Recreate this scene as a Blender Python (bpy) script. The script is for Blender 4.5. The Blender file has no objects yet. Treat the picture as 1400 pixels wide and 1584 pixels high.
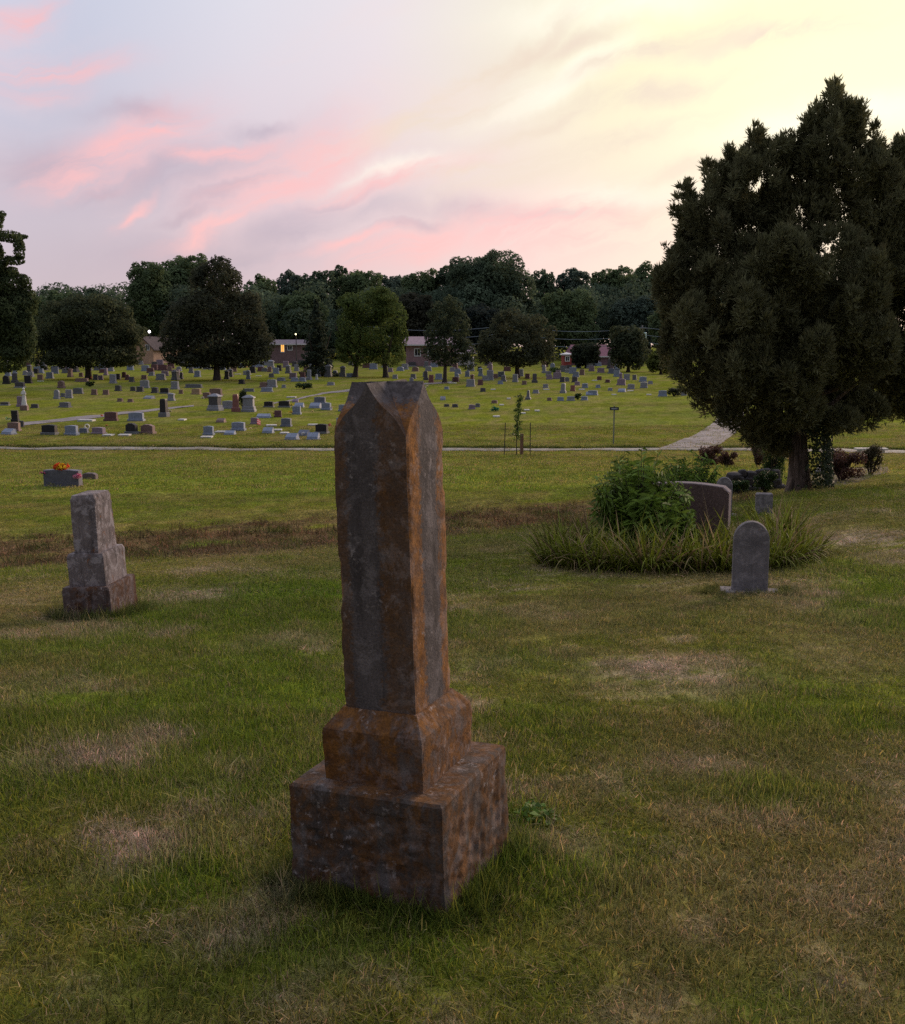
import bpy, math, random
import numpy as np

# ------------------------------------------------------------------ camera, world, sun, exposure
sc = bpy.context.scene
COL = sc.collection
F = 1690.0                       # focal length in pixels of a 1400 px wide picture
PITCH = math.atan(252 / 1690)
CP, SP = math.cos(PITCH), math.sin(PITCH)
EYE = 1.65

cam_d = bpy.data.cameras.new('camera')
cam = bpy.data.objects.new('camera', cam_d)
COL.objects.link(cam)
cam.location = (0, 0, EYE)
cam.rotation_euler = (math.pi / 2 - PITCH, 0, 0)
cam_d.sensor_fit = 'HORIZONTAL'
cam_d.sensor_width = 36
cam_d.lens = 36 * F / 1400
cam_d.clip_start = 0.05
cam_d.clip_end = 4000
sc.camera = cam
sc.view_settings.view_transform = 'Standard'
sc.view_settings.look = 'None'
sc.view_settings.exposure = 0.85
sc.view_settings.gamma = 1.0
sc.view_settings.use_curve_mapping = False
sc.render.filter_size = 1.15
try:
    sc.cycles.use_denoising = False
    sc.cycles.max_bounces = 6
    sc.cycles.diffuse_bounces = 3
    sc.cycles.transparent_max_bounces = 4
    sc.cycles.volume_bounces = 0
except Exception:
    pass

SUN_AZ, SUN_EL = 0.62, math.radians(17.0)        # off to the right behind the cedars
SDIR = np.array([math.sin(SUN_AZ) * math.cos(SUN_EL), math.cos(SUN_AZ) * math.cos(SUN_EL), math.sin(SUN_EL)])


def slope(py):
    v = (792 - py) / F
    return (-SP + v * CP) / (CP + v * SP)


def ray(px, py):
    u, v = (px - 700) / F, (792 - py) / F
    d = np.array([u, CP + v * SP, -SP + v * CP])
    return d / np.linalg.norm(d)


class NT:
    """small helper that writes shader maths"""
    def __init__(s, tree):
        s.t = tree

    def n(s, typ, **kw):
        nd = s.t.nodes.new(typ)
        for k, v in kw.items():
            setattr(nd, k, v)
        return nd

    def put(s, sock, v):
        if hasattr(v, 'is_output') or isinstance(v, bpy.types.NodeSocket):
            s.t.links.new(v, sock)
        else:
            if isinstance(v, (tuple, list)) and len(v) == 3 and sock.type == 'RGBA':
                v = (*v, 1)
            sock.default_value = v

    def m(s, op, a, b=0.0, c=0.0, clamp=False):
        nd = s.n('ShaderNodeMath', operation=op, use_clamp=clamp)
        s.put(nd.inputs[0], a)
        s.put(nd.inputs[1], b)
        s.put(nd.inputs[2], c)
        return nd.outputs[0]

    def mix(s, f, a, b, mode='MIX'):
        nd = s.n('ShaderNodeMix', data_type='RGBA', blend_type=mode)
        s.put(nd.inputs[0], f)
        s.put(nd.inputs[6], a)
        s.put(nd.inputs[7], b)
        return nd.outputs[2]

    def ramp(s, f, stops, interp='LINEAR'):
        nd = s.n('ShaderNodeValToRGB')
        cr = nd.color_ramp
        cr.interpolation = interp
        while len(cr.elements) < len(stops):
            cr.elements.new(0.5)
        for e, (p, c) in zip(cr.elements, stops):
            e.position = p
            e.color = (*c, 1) if len(c) == 3 else c
        s.put(nd.inputs[0], f)
        return nd.outputs[0]

    def step(s, v, a, b, lo=0.0, hi=1.0):
        nd = s.n('ShaderNodeMapRange', interpolation_type='SMOOTHSTEP')
        s.put(nd.inputs[0], v)
        nd.inputs[1].default_value = a
        nd.inputs[2].default_value = b
        nd.inputs[3].default_value = lo
        nd.inputs[4].default_value = hi
        return nd.outputs[0]

    def noise(s, vec, scale, detail=4, rough=0.55, dist=0.0):
        nd = s.n('ShaderNodeTexNoise')
        s.put(nd.inputs['Vector'], vec)
        nd.inputs['Scale'].default_value = scale
        nd.inputs['Detail'].default_value = detail
        nd.inputs['Roughness'].default_value = rough
        nd.inputs['Distortion'].default_value = dist
        return nd.outputs[0]

    def comb(s, x, y, z):
        nd = s.n('ShaderNodeCombineXYZ')
        for i, v in enumerate((x, y, z)):
            s.put(nd.inputs[i], v)
        return nd.outputs[0]

    def sep(s, v):
        nd = s.n('ShaderNodeSeparateXYZ')
        s.put(nd.inputs[0], v)
        return nd.outputs


W = bpy.data.worlds.new('World')
sc.world = W
W.use_nodes = True
wt = W.node_tree
wt.nodes.clear()
k = NT(wt)
gen = k.n('ShaderNodeTexCoord').outputs['Generated']
dx, dy, dz = k.sep(gen)
dotn = k.n('ShaderNodeVectorMath', operation='DOT_PRODUCT')
k.put(dotn.inputs[0], gen)
dotn.inputs[1].default_value = ray(1230, 215)
theta = k.m('DIVIDE', k.m('ARCCOSINE', dotn.outputs['Value']), math.pi)
base = k.ramp(theta, [(0.0, (.66, .63, .37)), (.05, (.575, .555, .325)), (.08, (.515, .475, .37)), (.115, (.48, .435, .45)), (.15, (.43, .42, .46)),
                      (.19, (.335, .355, .43)), (.25, (.38, .41, .50)), (.36, (.48, .52, .62)), (.50, (.44, .46, .54)), (.64, (.17, .18, .23)), (1.0, (.07, .075, .10))])
hzc = k.ramp(theta, [(0.0, (.57, .47, .36)), (.08, (.49, .36, .355)), (.14, (.415, .30, .33)), (.2, (.33, .265, .305)),
                     (.4, (.36, .32, .39)), (.66, (.18, .17, .22)), (1.0, (.09, .095, .13))])
hzf = k.step(dz, 0.03, 0.34, 1.0, 0.0)
skyc = k.mix(hzf, base, hzc)
# warped coordinates for the clouds
w1 = k.noise(gen, 7.0, 5, .6)
w2 = k.noise(k.comb(dz, dx, dy), 8.0, 5, .6)
front = k.step(dy, 0.1, 0.4)
wx = k.m('ADD', dx, k.m('MULTIPLY', k.m('SUBTRACT', w1, .5), .10))
wz = k.m('ADD', dz, k.m('MULTIPLY', k.m('SUBTRACT', w2, .5), .055))
ang = math.radians(20)
ca, sa = math.cos(ang), math.sin(ang)
al = k.m('ADD', k.m('MULTIPLY', wx, ca), k.m('MULTIPLY', wz, sa))
ac = k.m('SUBTRACT', k.m('MULTIPLY', wz, ca), k.m('MULTIPLY', wx, sa))
tex = k.noise(k.comb(k.m('MULTIPLY', al, 5.0), k.m('MULTIPLY', ac, 25.0), dy), 1.6, 10, .64, .5)
tex2 = k.noise(k.comb(k.m('MULTIPLY', al, 4.0), k.m('MULTIPLY', ac, 13.0), k.m('ADD', dy, 7.3)), 1.3, 6, .55, .5)


def streaks(lst):
    tot = None
    for (px, py, L, Wd, a) in lst:
        d0 = ray(px, py)
        c_, s_ = math.cos(math.radians(a)), math.sin(math.radians(a))
        ox = k.m('SUBTRACT', wx, float(d0[0]))
        oz = k.m('SUBTRACT', wz, float(d0[2]))
        A = k.m('ADD', k.m('MULTIPLY', ox, c_ * F / L), k.m('MULTIPLY', oz, s_ * F / L))
        B = k.m('ADD', k.m('MULTIPLY', ox, -s_ * F / Wd), k.m('MULTIPLY', oz, c_ * F / Wd))
        e = k.m('EXPONENT', k.m('MULTIPLY', k.m('ADD', k.m('MULTIPLY', A, A), k.m('MULTIPLY', B, B)), -1.0))
        tot = e if tot is None else k.m('MAXIMUM', tot, e)
    return tot


mauve = streaks([(210, 185, 70, 16, 3), (400, 200, 45, 12, 5), (270, 268, 150, 34, 18), (585, 325, 80, 18, 5), (360, 290, 70, 12, 25), (520, 312, 70, 9, 15), (640, 347, 70, 10, 8), (160, 305, 70, 12, 20), (830, 332, 70, 9, 0), (300, 330, 60, 9, 22),
                 (470, 350, 110, 28, 18), (740, 325, 100, 20, -3), (330, 400, 220, 40, 3), (60, 270, 90, 30, 5)])
pink = streaks([(75, 110, 85, 16, 10), (25, 35, 55, 18, 32), (40, 150, 55, 14, 12), (190, 238, 120, 30, 24), (110, 285, 70, 22, 15),
                (325, 350, 70, 14, 28), (450, 265, 110, 38, 26), (590, 285, 130, 16, 13), (215, 335, 36, 7, 38), (650, 375, 110, 26, 18),
                (850, 350, 150, 40, 4), (305, 362, 36, 6, 26), (365, 335, 60, 7, 26), (425, 300, 70, 8, 28), (500, 250, 60, 8, 20), (350, 232, 90, 12, 8), (245, 212, 70, 9, 5), (565, 368, 70, 9, 15)])
cream = streaks([(800, 85, 100, 16, 32), (880, 70, 80, 16, 10), (660, 190, 150, 22, 16), (880, 240, 190, 15, 14), (1000, 150, 130, 16, 8),
                 (760, 262, 150, 12, 8), (1100, 250, 120, 14, 6), (1000, 90, 150, 14, 12), (1200, 60, 140, 16, 5), (900, 180, 120, 10, 18), (720, 130, 90, 10, 30), (1050, 320, 120, 12, 2)])
white = streaks([(950, 10, 170, 30, 5), (870, 125, 130, 24, 24), (1280, 190, 130, 22, 4), (620, 262, 90, 14, 10), (930, 300, 120, 18, 4)])
tx = k.step(tex, .30, .62)
tx2 = k.step(tex2, .36, .66)
skyc = k.mix(k.m('MULTIPLY', k.m('MULTIPLY', white, front), k.m('ADD', .4, k.m('MULTIPLY', tx2, .5))), skyc, (.62, .60, .50))
skyc = k.mix(k.m('MULTIPLY', k.m('MULTIPLY', cream, front), k.m('ADD', .12, k.m('MULTIPLY', tx, .85))), skyc, (.49, .40, .315))
skyc = k.mix(k.m('MULTIPLY', k.m('MULTIPLY', mauve, front), k.m('ADD', .45, k.m('MULTIPLY', tx2, .53))), skyc, (.285, .225, .275))
skyc = k.mix(k.m('MULTIPLY', k.m('MULTIPLY', pink, front), k.m('ADD', .16, k.m('MULTIPLY', tx, .8))), skyc, (.56, .29, .29))
# thin cloud everywhere else, fading with the light
gcl = k.m('MULTIPLY', k.step(tex2, .52, .75), k.step(dz, 0.02, .12))
skyc = k.mix(k.m('MULTIPLY', gcl, .40), skyc, k.mix(.55, skyc, k.ramp(theta, [(0, (.60, .52, .38)), (.15, (.53, .36, .34)), (.3, (.5, .44, .5)), (.6, (.24, .24, .3)), (1, (.11, .12, .16))])))
bg1 = k.n('ShaderNodeBackground')
k.put(bg1.inputs[0], skyc)
bg1.inputs[1].default_value = 0.92
nish = k.n('ShaderNodeTexSky', sky_type='NISHITA')
nish.sun_disc = False
nish.sun_elevation = SUN_EL
nish.sun_rotation = SUN_AZ
bg2 = k.n('ShaderNodeBackground')
k.put(bg2.inputs[0], nish.outputs[0])
bg2.inputs[1].default_value = 0.008
add = k.n('ShaderNodeAddShader')
wt.links.new(bg1.outputs[0], add.inputs[0])
wt.links.new(bg2.outputs[0], add.inputs[1])
wo = k.n('ShaderNodeOutputWorld')
wt.links.new(add.outputs[0], wo.inputs[0])

sun_d = bpy.data.lights.new('sun', 'SUN')
sun_d.energy = 2.2
sun_d.angle = math.radians(28)
sun_d.color = (1.0, .74, .52)
sun = bpy.data.objects.new('sun', sun_d)
COL.objects.link(sun)
sun.rotation_euler = (math.pi / 2 - SUN_EL, 0, math.pi - SUN_AZ)

# ------------------------------------------------------------------ noise and terrain
RNG = np.random.default_rng(11)
random.seed(11)


def _h(ix, iy, iz, seed):
    n = (ix * 374761393 + iy * 668265263 + iz * 2147483647 + seed * 1442695) & 0x7fffffff
    n = ((n ^ (n >> 13)) * 1274126177) & 0x7fffffff
    n = ((n ^ (n >> 16)) * 668265263) & 0x7fffffff
    return (n & 0xffff) / 65535.0


def noise3(x, y, z=0.0, seed=0):
    x, y, z = np.broadcast_arrays(np.asarray(x, float), np.asarray(y, float), np.asarray(z, float))
    ix, iy, iz = (np.floor(a).astype(np.int64) for a in (x, y, z))
    fx, fy, fz = x - ix, y - iy, z - iz
    fx, fy, fz = (f * f * (3 - 2 * f) for f in (fx, fy, fz))
    r = 0
    for a in (0, 1):
        for b in (0, 1):
            for c in (0, 1):
                w = (fx if a else 1 - fx) * (fy if b else 1 - fy) * (fz if c else 1 - fz)
                r = r + w * _h(ix + a, iy + b, iz + c, seed)
    return r


def fbm(x, y, z=0.0, seed=0, o=4):
    r, a, t = 0, 1.0, 0
    for i in range(o):
        r = r + a * noise3(np.asarray(x) * 2 ** i, np.asarray(y) * 2 ** i, np.asarray(z) * 2 ** i, seed + i)
        t += a
        a *= .5
    return r / t


def sst(a, b, x):
    t = np.clip((np.asarray(x, float) - a) / (b - a), 0, 1)
    return t * t * (3 - 2 * t)


KY = np.array([-40, -10, 0, 3.3, 6, 9, 12, 15, 17.5, 20, 24, 31, 40, 49, 55, 61, 72, 85, 100, 115, 132, 150, 170, 190, 230, 300, 450, 900, 3000.])
KZ = np.array([.9, .3, .05, 0, -.2, -.5, -.75, -1.0, -1.35, -1.75, -2.05, -2.25, -2.55, -2.8, -2.77, -2.66, -2.5, -2.3, -2.02, -1.73, -1.58, -1.44, -1.05, -.6, .2, 1.6, 2.5, 3, 3.])
_dk = np.gradient(KZ, KY)
_sg = np.diff(KZ) / np.diff(KY)
for _i in range(1, len(KY) - 1):
    _a, _b = _sg[_i - 1], _sg[_i]
    _dk[_i] = 0 if _a * _b <= 0 else 2 * _a * _b / (_a + _b)


def prof(y):
    y = np.clip(y, KY[0], KY[-1])
    i = np.clip(np.searchsorted(KY, y) - 1, 0, len(KY) - 2)
    h = KY[i + 1] - KY[i]
    t = (y - KY[i]) / h
    return ((2 * t ** 3 - 3 * t ** 2 + 1) * KZ[i] + (t ** 3 - 2 * t ** 2 + t) * h * _dk[i]
            + (-2 * t ** 3 + 3 * t ** 2) * KZ[i + 1] + (t ** 3 - t ** 2) * h * _dk[i + 1])


def ditch_y(x, y):
    w = sst(5, 13, y) * (1 - sst(27, 44, y))
    return y - .45 * np.clip(x, -14, 14) * w


def zf(x, y):
    x, y = np.asarray(x, float), np.asarray(y, float)
    z = prof(ditch_y(x, y))
    z = z + .30 * sst(2, 7, x) * sst(9, 15, y) * (1 - sst(28, 42, y))
    amp = np.clip(np.abs(y) * .006, .012, .12)
    z = z + amp * (fbm(x / 1.9, y / 1.9, 0, 5, 3) - .5)
    return z


_YS = np.geomspace(1.2, 900, 5000)


def at(px, py):
    """the point of the ground seen at a pixel of the photograph"""
    v = (792 - py) / F
    den = CP + v * SP
    X = (px - 700) / F / den * _YS
    Z = EYE + slope(py) * _YS
    b = np.nonzero(Z < zf(X, _YS))[0]
    i = b[0] if len(b) else len(_YS) - 1
    return np.array([X[i], _YS[i], float(zf(X[i], _YS[i]))])


def on_ground(px, y):
    """the point of the ground at depth y in the picture column px"""
    x = (px - 700) / F * y
    for _ in range(4):
        z = float(zf(x, y))
        x = (px - 700) / F * (y * CP - (z - EYE) * SP)
    return np.array([x, y, float(zf(x, y))])


def zrow(py, y):
    return EYE + y * slope(py)


def mpp(p):
    """metres per photograph pixel at a point"""
    return (p[1] * CP - (p[2] - EYE) * SP) / F


# ------------------------------------------------------------------ mesh and object helpers
def mk(name, V, Fc, mat=None, parent=None, col=None, smooth=False, extra=None, sharp=None):
    V = np.asarray(V, float)
    me = bpy.data.meshes.new(name)
    if isinstance(Fc, np.ndarray):
        n, q = Fc.shape
        me.vertices.add(len(V))
        me.vertices.foreach_set('co', V.ravel())
        me.loops.add(n * q)
        me.loops.foreach_set('vertex_index', Fc.ravel().astype(np.int32))
        me.polygons.add(n)
        me.polygons.foreach_set('loop_start', np.arange(0, n * q, q, dtype=np.int32))
        me.polygons.foreach_set('loop_total', np.full(n, q, dtype=np.int32))
        me.update(calc_edges=True)
    else:
        me.from_pydata([tuple(v) for v in V], [], [tuple(int(i) for i in f) for f in Fc])
        me.update()
    if col is not None:
        a = me.attributes.new('col', 'FLOAT_COLOR', 'POINT')
        c = np.ones((len(V), 4))
        c[:, :3] = col
        a.data.foreach_set('color', c.ravel())
    for nm, arr in (extra or {}).items():
        a = me.attributes.new(nm, 'FLOAT', 'POINT')
        a.data.foreach_set('value', np.asarray(arr, float))
    if smooth:
        me.polygons.foreach_set('use_smooth', np.ones(len(me.polygons), dtype=bool))
        if sharp:
            me.set_sharp_from_angle(angle=math.radians(sharp))
    if mat:
        me.materials.append(mat)
    o = bpy.data.objects.new(name, me)
    COL.objects.link(o)
    if parent:
        o.parent = parent
    return o


def tag(o, label=None, cat=None, group=None, kind=None):
    if label:
        o['label'] = label
    if cat:
        o['category'] = cat
    if group:
        o['group'] = group
    if kind:
        o['kind'] = kind
    return o


def empty(name, loc, rz=0.0, rot=None):
    o = bpy.data.objects.new(name, None)
    o.empty_display_size = .2
    COL.objects.link(o)
    o.location = loc
    o.rotation_euler = rot if rot else (0, 0, rz)
    return o


class MB:
    """collects simple solids into one mesh"""
    def __init__(s):
        s.V, s.F = [], []

    def add(s, V, Fc):
        n = len(s.V)
        s.V.extend([tuple(v) for v in V])
        s.F.extend([tuple(int(i) + n for i in f) for f in Fc])
        return s

    def box(s, x0, x1, y0, y1, z0, z1):
        return s.add([(x0, y0, z0), (x1, y0, z0), (x1, y1, z0), (x0, y1, z0), (x0, y0, z1), (x1, y0, z1), (x1, y1, z1), (x0, y1, z1)],
                     [(3, 2, 1, 0), (4, 5, 6, 7), (0, 1, 5, 4), (1, 2, 6, 5), (2, 3, 7, 6), (3, 0, 4, 7)])

    def prism(s, pts, y0, y1):
        """outline in x,z extruded from y0 to y1"""
        n = len(pts)
        V = [(x, y0, z) for x, z in pts] + [(x, y1, z) for x, z in pts]
        Fc = [tuple(range(n)), tuple(range(2 * n - 1, n - 1, -1))]
        Fc += [((i + 1) % n, i, i + n, (i + 1) % n + n) for i in range(n)]
        return s.add(V, Fc)

    def bev(s, pts, y0, y1, b):
        """outline in x,z with its front and back edges chamfered"""
        P = np.array(pts, float)
        c = P.mean(0)
        e = P.max(0) - P.min(0)
        Q = c + (P - c) * (1 - 2 * b / np.maximum(e, 1e-3))
        Q[:, 1] = np.where(P[:, 1] < P[:, 1].min() + 1e-6, P[:, 1], Q[:, 1])
        n = len(P)
        V = [(x, y0, z) for x, z in Q] + [(x, y0 + b, z) for x, z in P] + [(x, y1 - b, z) for x, z in P] + [(x, y1, z) for x, z in Q]
        Fc = [tuple(range(n)), tuple(range(4 * n - 1, 3 * n - 1, -1))]
        for r in range(3):
            Fc += [((i + 1) % n + r * n, i + r * n, i + (r + 1) * n, (i + 1) % n + (r + 1) * n) for i in range(n)]
        return s.add(V, Fc)

    def frustum(s, prof_, n=4, rot=math.pi / 4, sq=math.sqrt(2)):
        """stack of rings (z, rx, ry)"""
        V, Fc = [], []
        for z, rx, ry in prof_:
            for i in range(n):
                a = rot + 2 * math.pi * i / n
                V.append((rx * sq * math.cos(a), ry * sq * math.sin(a), z))
        for r in range(len(prof_) - 1):
            for i in range(n):
                Fc.append((r * n + i, r * n + (i + 1) % n, (r + 1) * n + (i + 1) % n, (r + 1) * n + i))
        Fc.append(tuple(range(n - 1, -1, -1)))
        Fc.append(tuple((len(prof_) - 1) * n + i for i in range(n)))
        return s.add(V, Fc)

    def tube(s, pts, rad, n=6):
        pts = [np.array(p, float) for p in pts]
        V, Fc = [], []
        for i, p in enumerate(pts):
            d = pts[min(i + 1, len(pts) - 1)] - pts[max(i - 1, 0)]
            d = d / (np.linalg.norm(d) + 1e-9)
            a = np.cross(d, (0, 0, 1) if abs(d[2]) < .9 else (1, 0, 0))
            a /= np.linalg.norm(a)
            b = np.cross(d, a)
            r = rad[i] if hasattr(rad, '__len__') else rad
            for j in range(n):
                t = 2 * math.pi * j / n
                V.append(p + r * (math.cos(t) * a + math.sin(t) * b))
        for i in range(len(pts) - 1):
            for j in range(n):
                Fc.append((i * n + j, i * n + (j + 1) % n, (i + 1) * n + (j + 1) % n, (i + 1) * n + j))
        Fc.append(tuple(range(n - 1, -1, -1)))
        Fc.append(tuple((len(pts) - 1) * n + j for j in range(n)))
        return s.add(V, Fc)

    def ball(s, c, r, n=8, m=5):
        c = np.array(c, float)
        r = np.array(r if hasattr(r, '__len__') else (r, r, r), float)
        V, Fc = [], []
        for i in range(m + 1):
            ph = math.pi * (i + .02) / (m + .04)
            for j in range(n):
                t = 2 * math.pi * j / n
                V.append(c + r * np.array([math.sin(ph) * math.cos(t), math.sin(ph) * math.sin(t), math.cos(ph)]))
        for i in range(m):
            for j in range(n):
                Fc.append((i * n + j, (i + 1) * n + j, (i + 1) * n + (j + 1) % n, i * n + (j + 1) % n))
        return s.add(V, Fc)

    def build(s, name, mat, parent=None, smooth=False, sharp=35):
        return mk(name, s.V, s.F, mat, parent, smooth=smooth, sharp=sharp)


def leaves(C, Nn, L, Wd, rng, fold=.0):
    """diamond leaves: centres, normals, lengths, widths"""
    n = len(C)
    Nn = Nn / (np.linalg.norm(Nn, axis=1, keepdims=True) + 1e-9)
    t = rng.normal(size=(n, 3))
    t -= (t * Nn).sum(1, keepdims=True) * Nn
    t /= np.linalg.norm(t, axis=1, keepdims=True) + 1e-9
    b = np.cross(Nn, t)
    L = np.broadcast_to(L, n)[:, None]
    Wd = np.broadcast_to(Wd, n)[:, None]
    V = np.stack([C - t * L / 2, C + b * Wd / 2 + Nn * L * fold, C + t * L / 2, C - b * Wd / 2 + Nn * L * fold], 1).reshape(-1, 3)
    return V, np.arange(4 * n).reshape(n, 4)


def blades(P, D, L, Wd, rng, droop=.3, seg=3):
    """strap blades from P along D, bending down"""
    n = len(P)
    D = D / np.linalg.norm(D, axis=1, keepdims=True)
    side = np.cross(D, np.array([0, 0, 1.]) + rng.normal(size=(n, 3)) * .3)
    side /= np.linalg.norm(side, axis=1, keepdims=True) + 1e-9
    L = np.broadcast_to(L, n)[:, None]
    Wd = np.broadcast_to(Wd, n)[:, None]
    droop = np.broadcast_to(droop, n)[:, None]
    rows = []
    for i in range(seg + 1):
        t = i / seg
        c = P + D * L * t - np.array([0, 0, 1.]) * L * droop * t * t
        w = Wd * (1 - t ** 1.6) * .5
        if i < seg:
            rows += [c - side * w, c + side * w]
        else:
            rows += [c]
    V = np.stack(rows, 1)
    m = V.shape[1]
    tris = []
    for i in range(seg - 1):
        a = 2 * i
        tris += [(a, a + 1, a + 3), (a, a + 3, a + 2)]
    a = 2 * (seg - 1)
    tris += [(a, a + 1, a + 2)]
    T = np.array(tris)
    Fc = (np.arange(n)[:, None, None] * m + T[None]).reshape(-1, 3)
    return V.reshape(-1, 3), Fc, m


# ------------------------------------------------------------------ materials
def new_mat(name):
    m = bpy.data.materials.new(name)
    m.use_nodes = True
    t = m.node_tree
    t.nodes.clear()
    k_ = NT(t)
    out = k_.n('ShaderNodeOutputMaterial')
    b = k_.n('ShaderNodeBsdfPrincipled')
    b.inputs['Roughness'].default_value = .85
    b.inputs['Specular IOR Level'].default_value = .25
    t.links.new(b.outputs[0], out.inputs[0])
    return m, k_, b, out


def bump(k_, b, h, strength=.4, dist=.01):
    bp = k_.n('ShaderNodeBump')
    bp.inputs['Strength'].default_value = strength
    bp.inputs['Distance'].default_value = dist
    k_.put(bp.inputs['Height'], h)
    k_.t.links.new(bp.outputs[0], b.inputs['Normal'])


def leaf_mat(name, inst=False, trans=.3, spec=.2, rough=.6, tint=None):
    m, k_, b, out = new_mat(name)
    at_ = k_.n('ShaderNodeAttribute', attribute_name='col')
    if inst:
        at_.attribute_type = 'INSTANCER'
        sh = k_.n('ShaderNodeAttribute', attribute_name='shade')
        c = k_.mix(1.0, at_.outputs['Color'], k_.ramp(sh.outputs['Fac'], [(0, (.26, .30, .26)), (.5, (.92, .98, .92)), (.8, (1.25, 1.2, 1.1)), (.88, (1.9, 1.5, 1.6)), (1, (2.3, 1.75, 2.1))]), 'MULTIPLY')
    else:
        c = at_.outputs['Color']
    k_.put(b.inputs['Base Color'], c)
    b.inputs['Roughness'].default_value = rough
    b.inputs['Specular IOR Level'].default_value = spec
    if trans:
        tr = k_.n('ShaderNodeBsdfTranslucent')
        k_.put(tr.inputs[0], c)
        mx = k_.n('ShaderNodeMixShader')
        mx.inputs[0].default_value = trans
        k_.t.links.new(b.outputs[0], mx.inputs[1])
        k_.t.links.new(tr.outputs[0], mx.inputs[2])
        k_.t.links.new(mx.outputs[0], out.inputs[0])
    return m


def plain(name, c, rough=.8, var=.25, scale=8, bs=.0, spec=.25, emit=None):
    m, k_, b, out = new_mat(name)
    tc = k_.n('ShaderNodeTexCoord').outputs['Object']
    n = k_.noise(tc, scale, 5)
    c = np.array(c)
    k_.put(b.inputs['Base Color'], k_.ramp(n, [(.25, tuple(c * (1 - var))), (.75, tuple(c * (1 + var)))]))
    b.inputs['Roughness'].default_value = rough
    b.inputs['Specular IOR Level'].default_value = spec
    if bs:
        bump(k_, b, k_.noise(tc, scale * 3, 4), bs, .01)
    if emit:
        k_.put(b.inputs['Emission Color'], emit[0])
        b.inputs['Emission Strength'].default_value = emit[1]
    return m


def granite(name, c, stain=.25, rough=.55):
    m, k_, b, out = new_mat(name)
    tc = k_.n('ShaderNodeTexCoord').outputs['Object']
    c = np.array(c)
    n = k_.noise(tc, 6, 6, .6)
    sp = k_.noise(tc, 90, 2)
    col = k_.ramp(n, [(.3, tuple(c * (1 - stain))), (.7, tuple(c * (1 + stain * .6)))])
    col = k_.mix(k_.step(sp, .45, .7), col, tuple(np.clip(c * 1.5 + .02, 0, .9)))
    k_.put(b.inputs['Base Color'], col)
    b.inputs['Roughness'].default_value = rough
    return m


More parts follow.
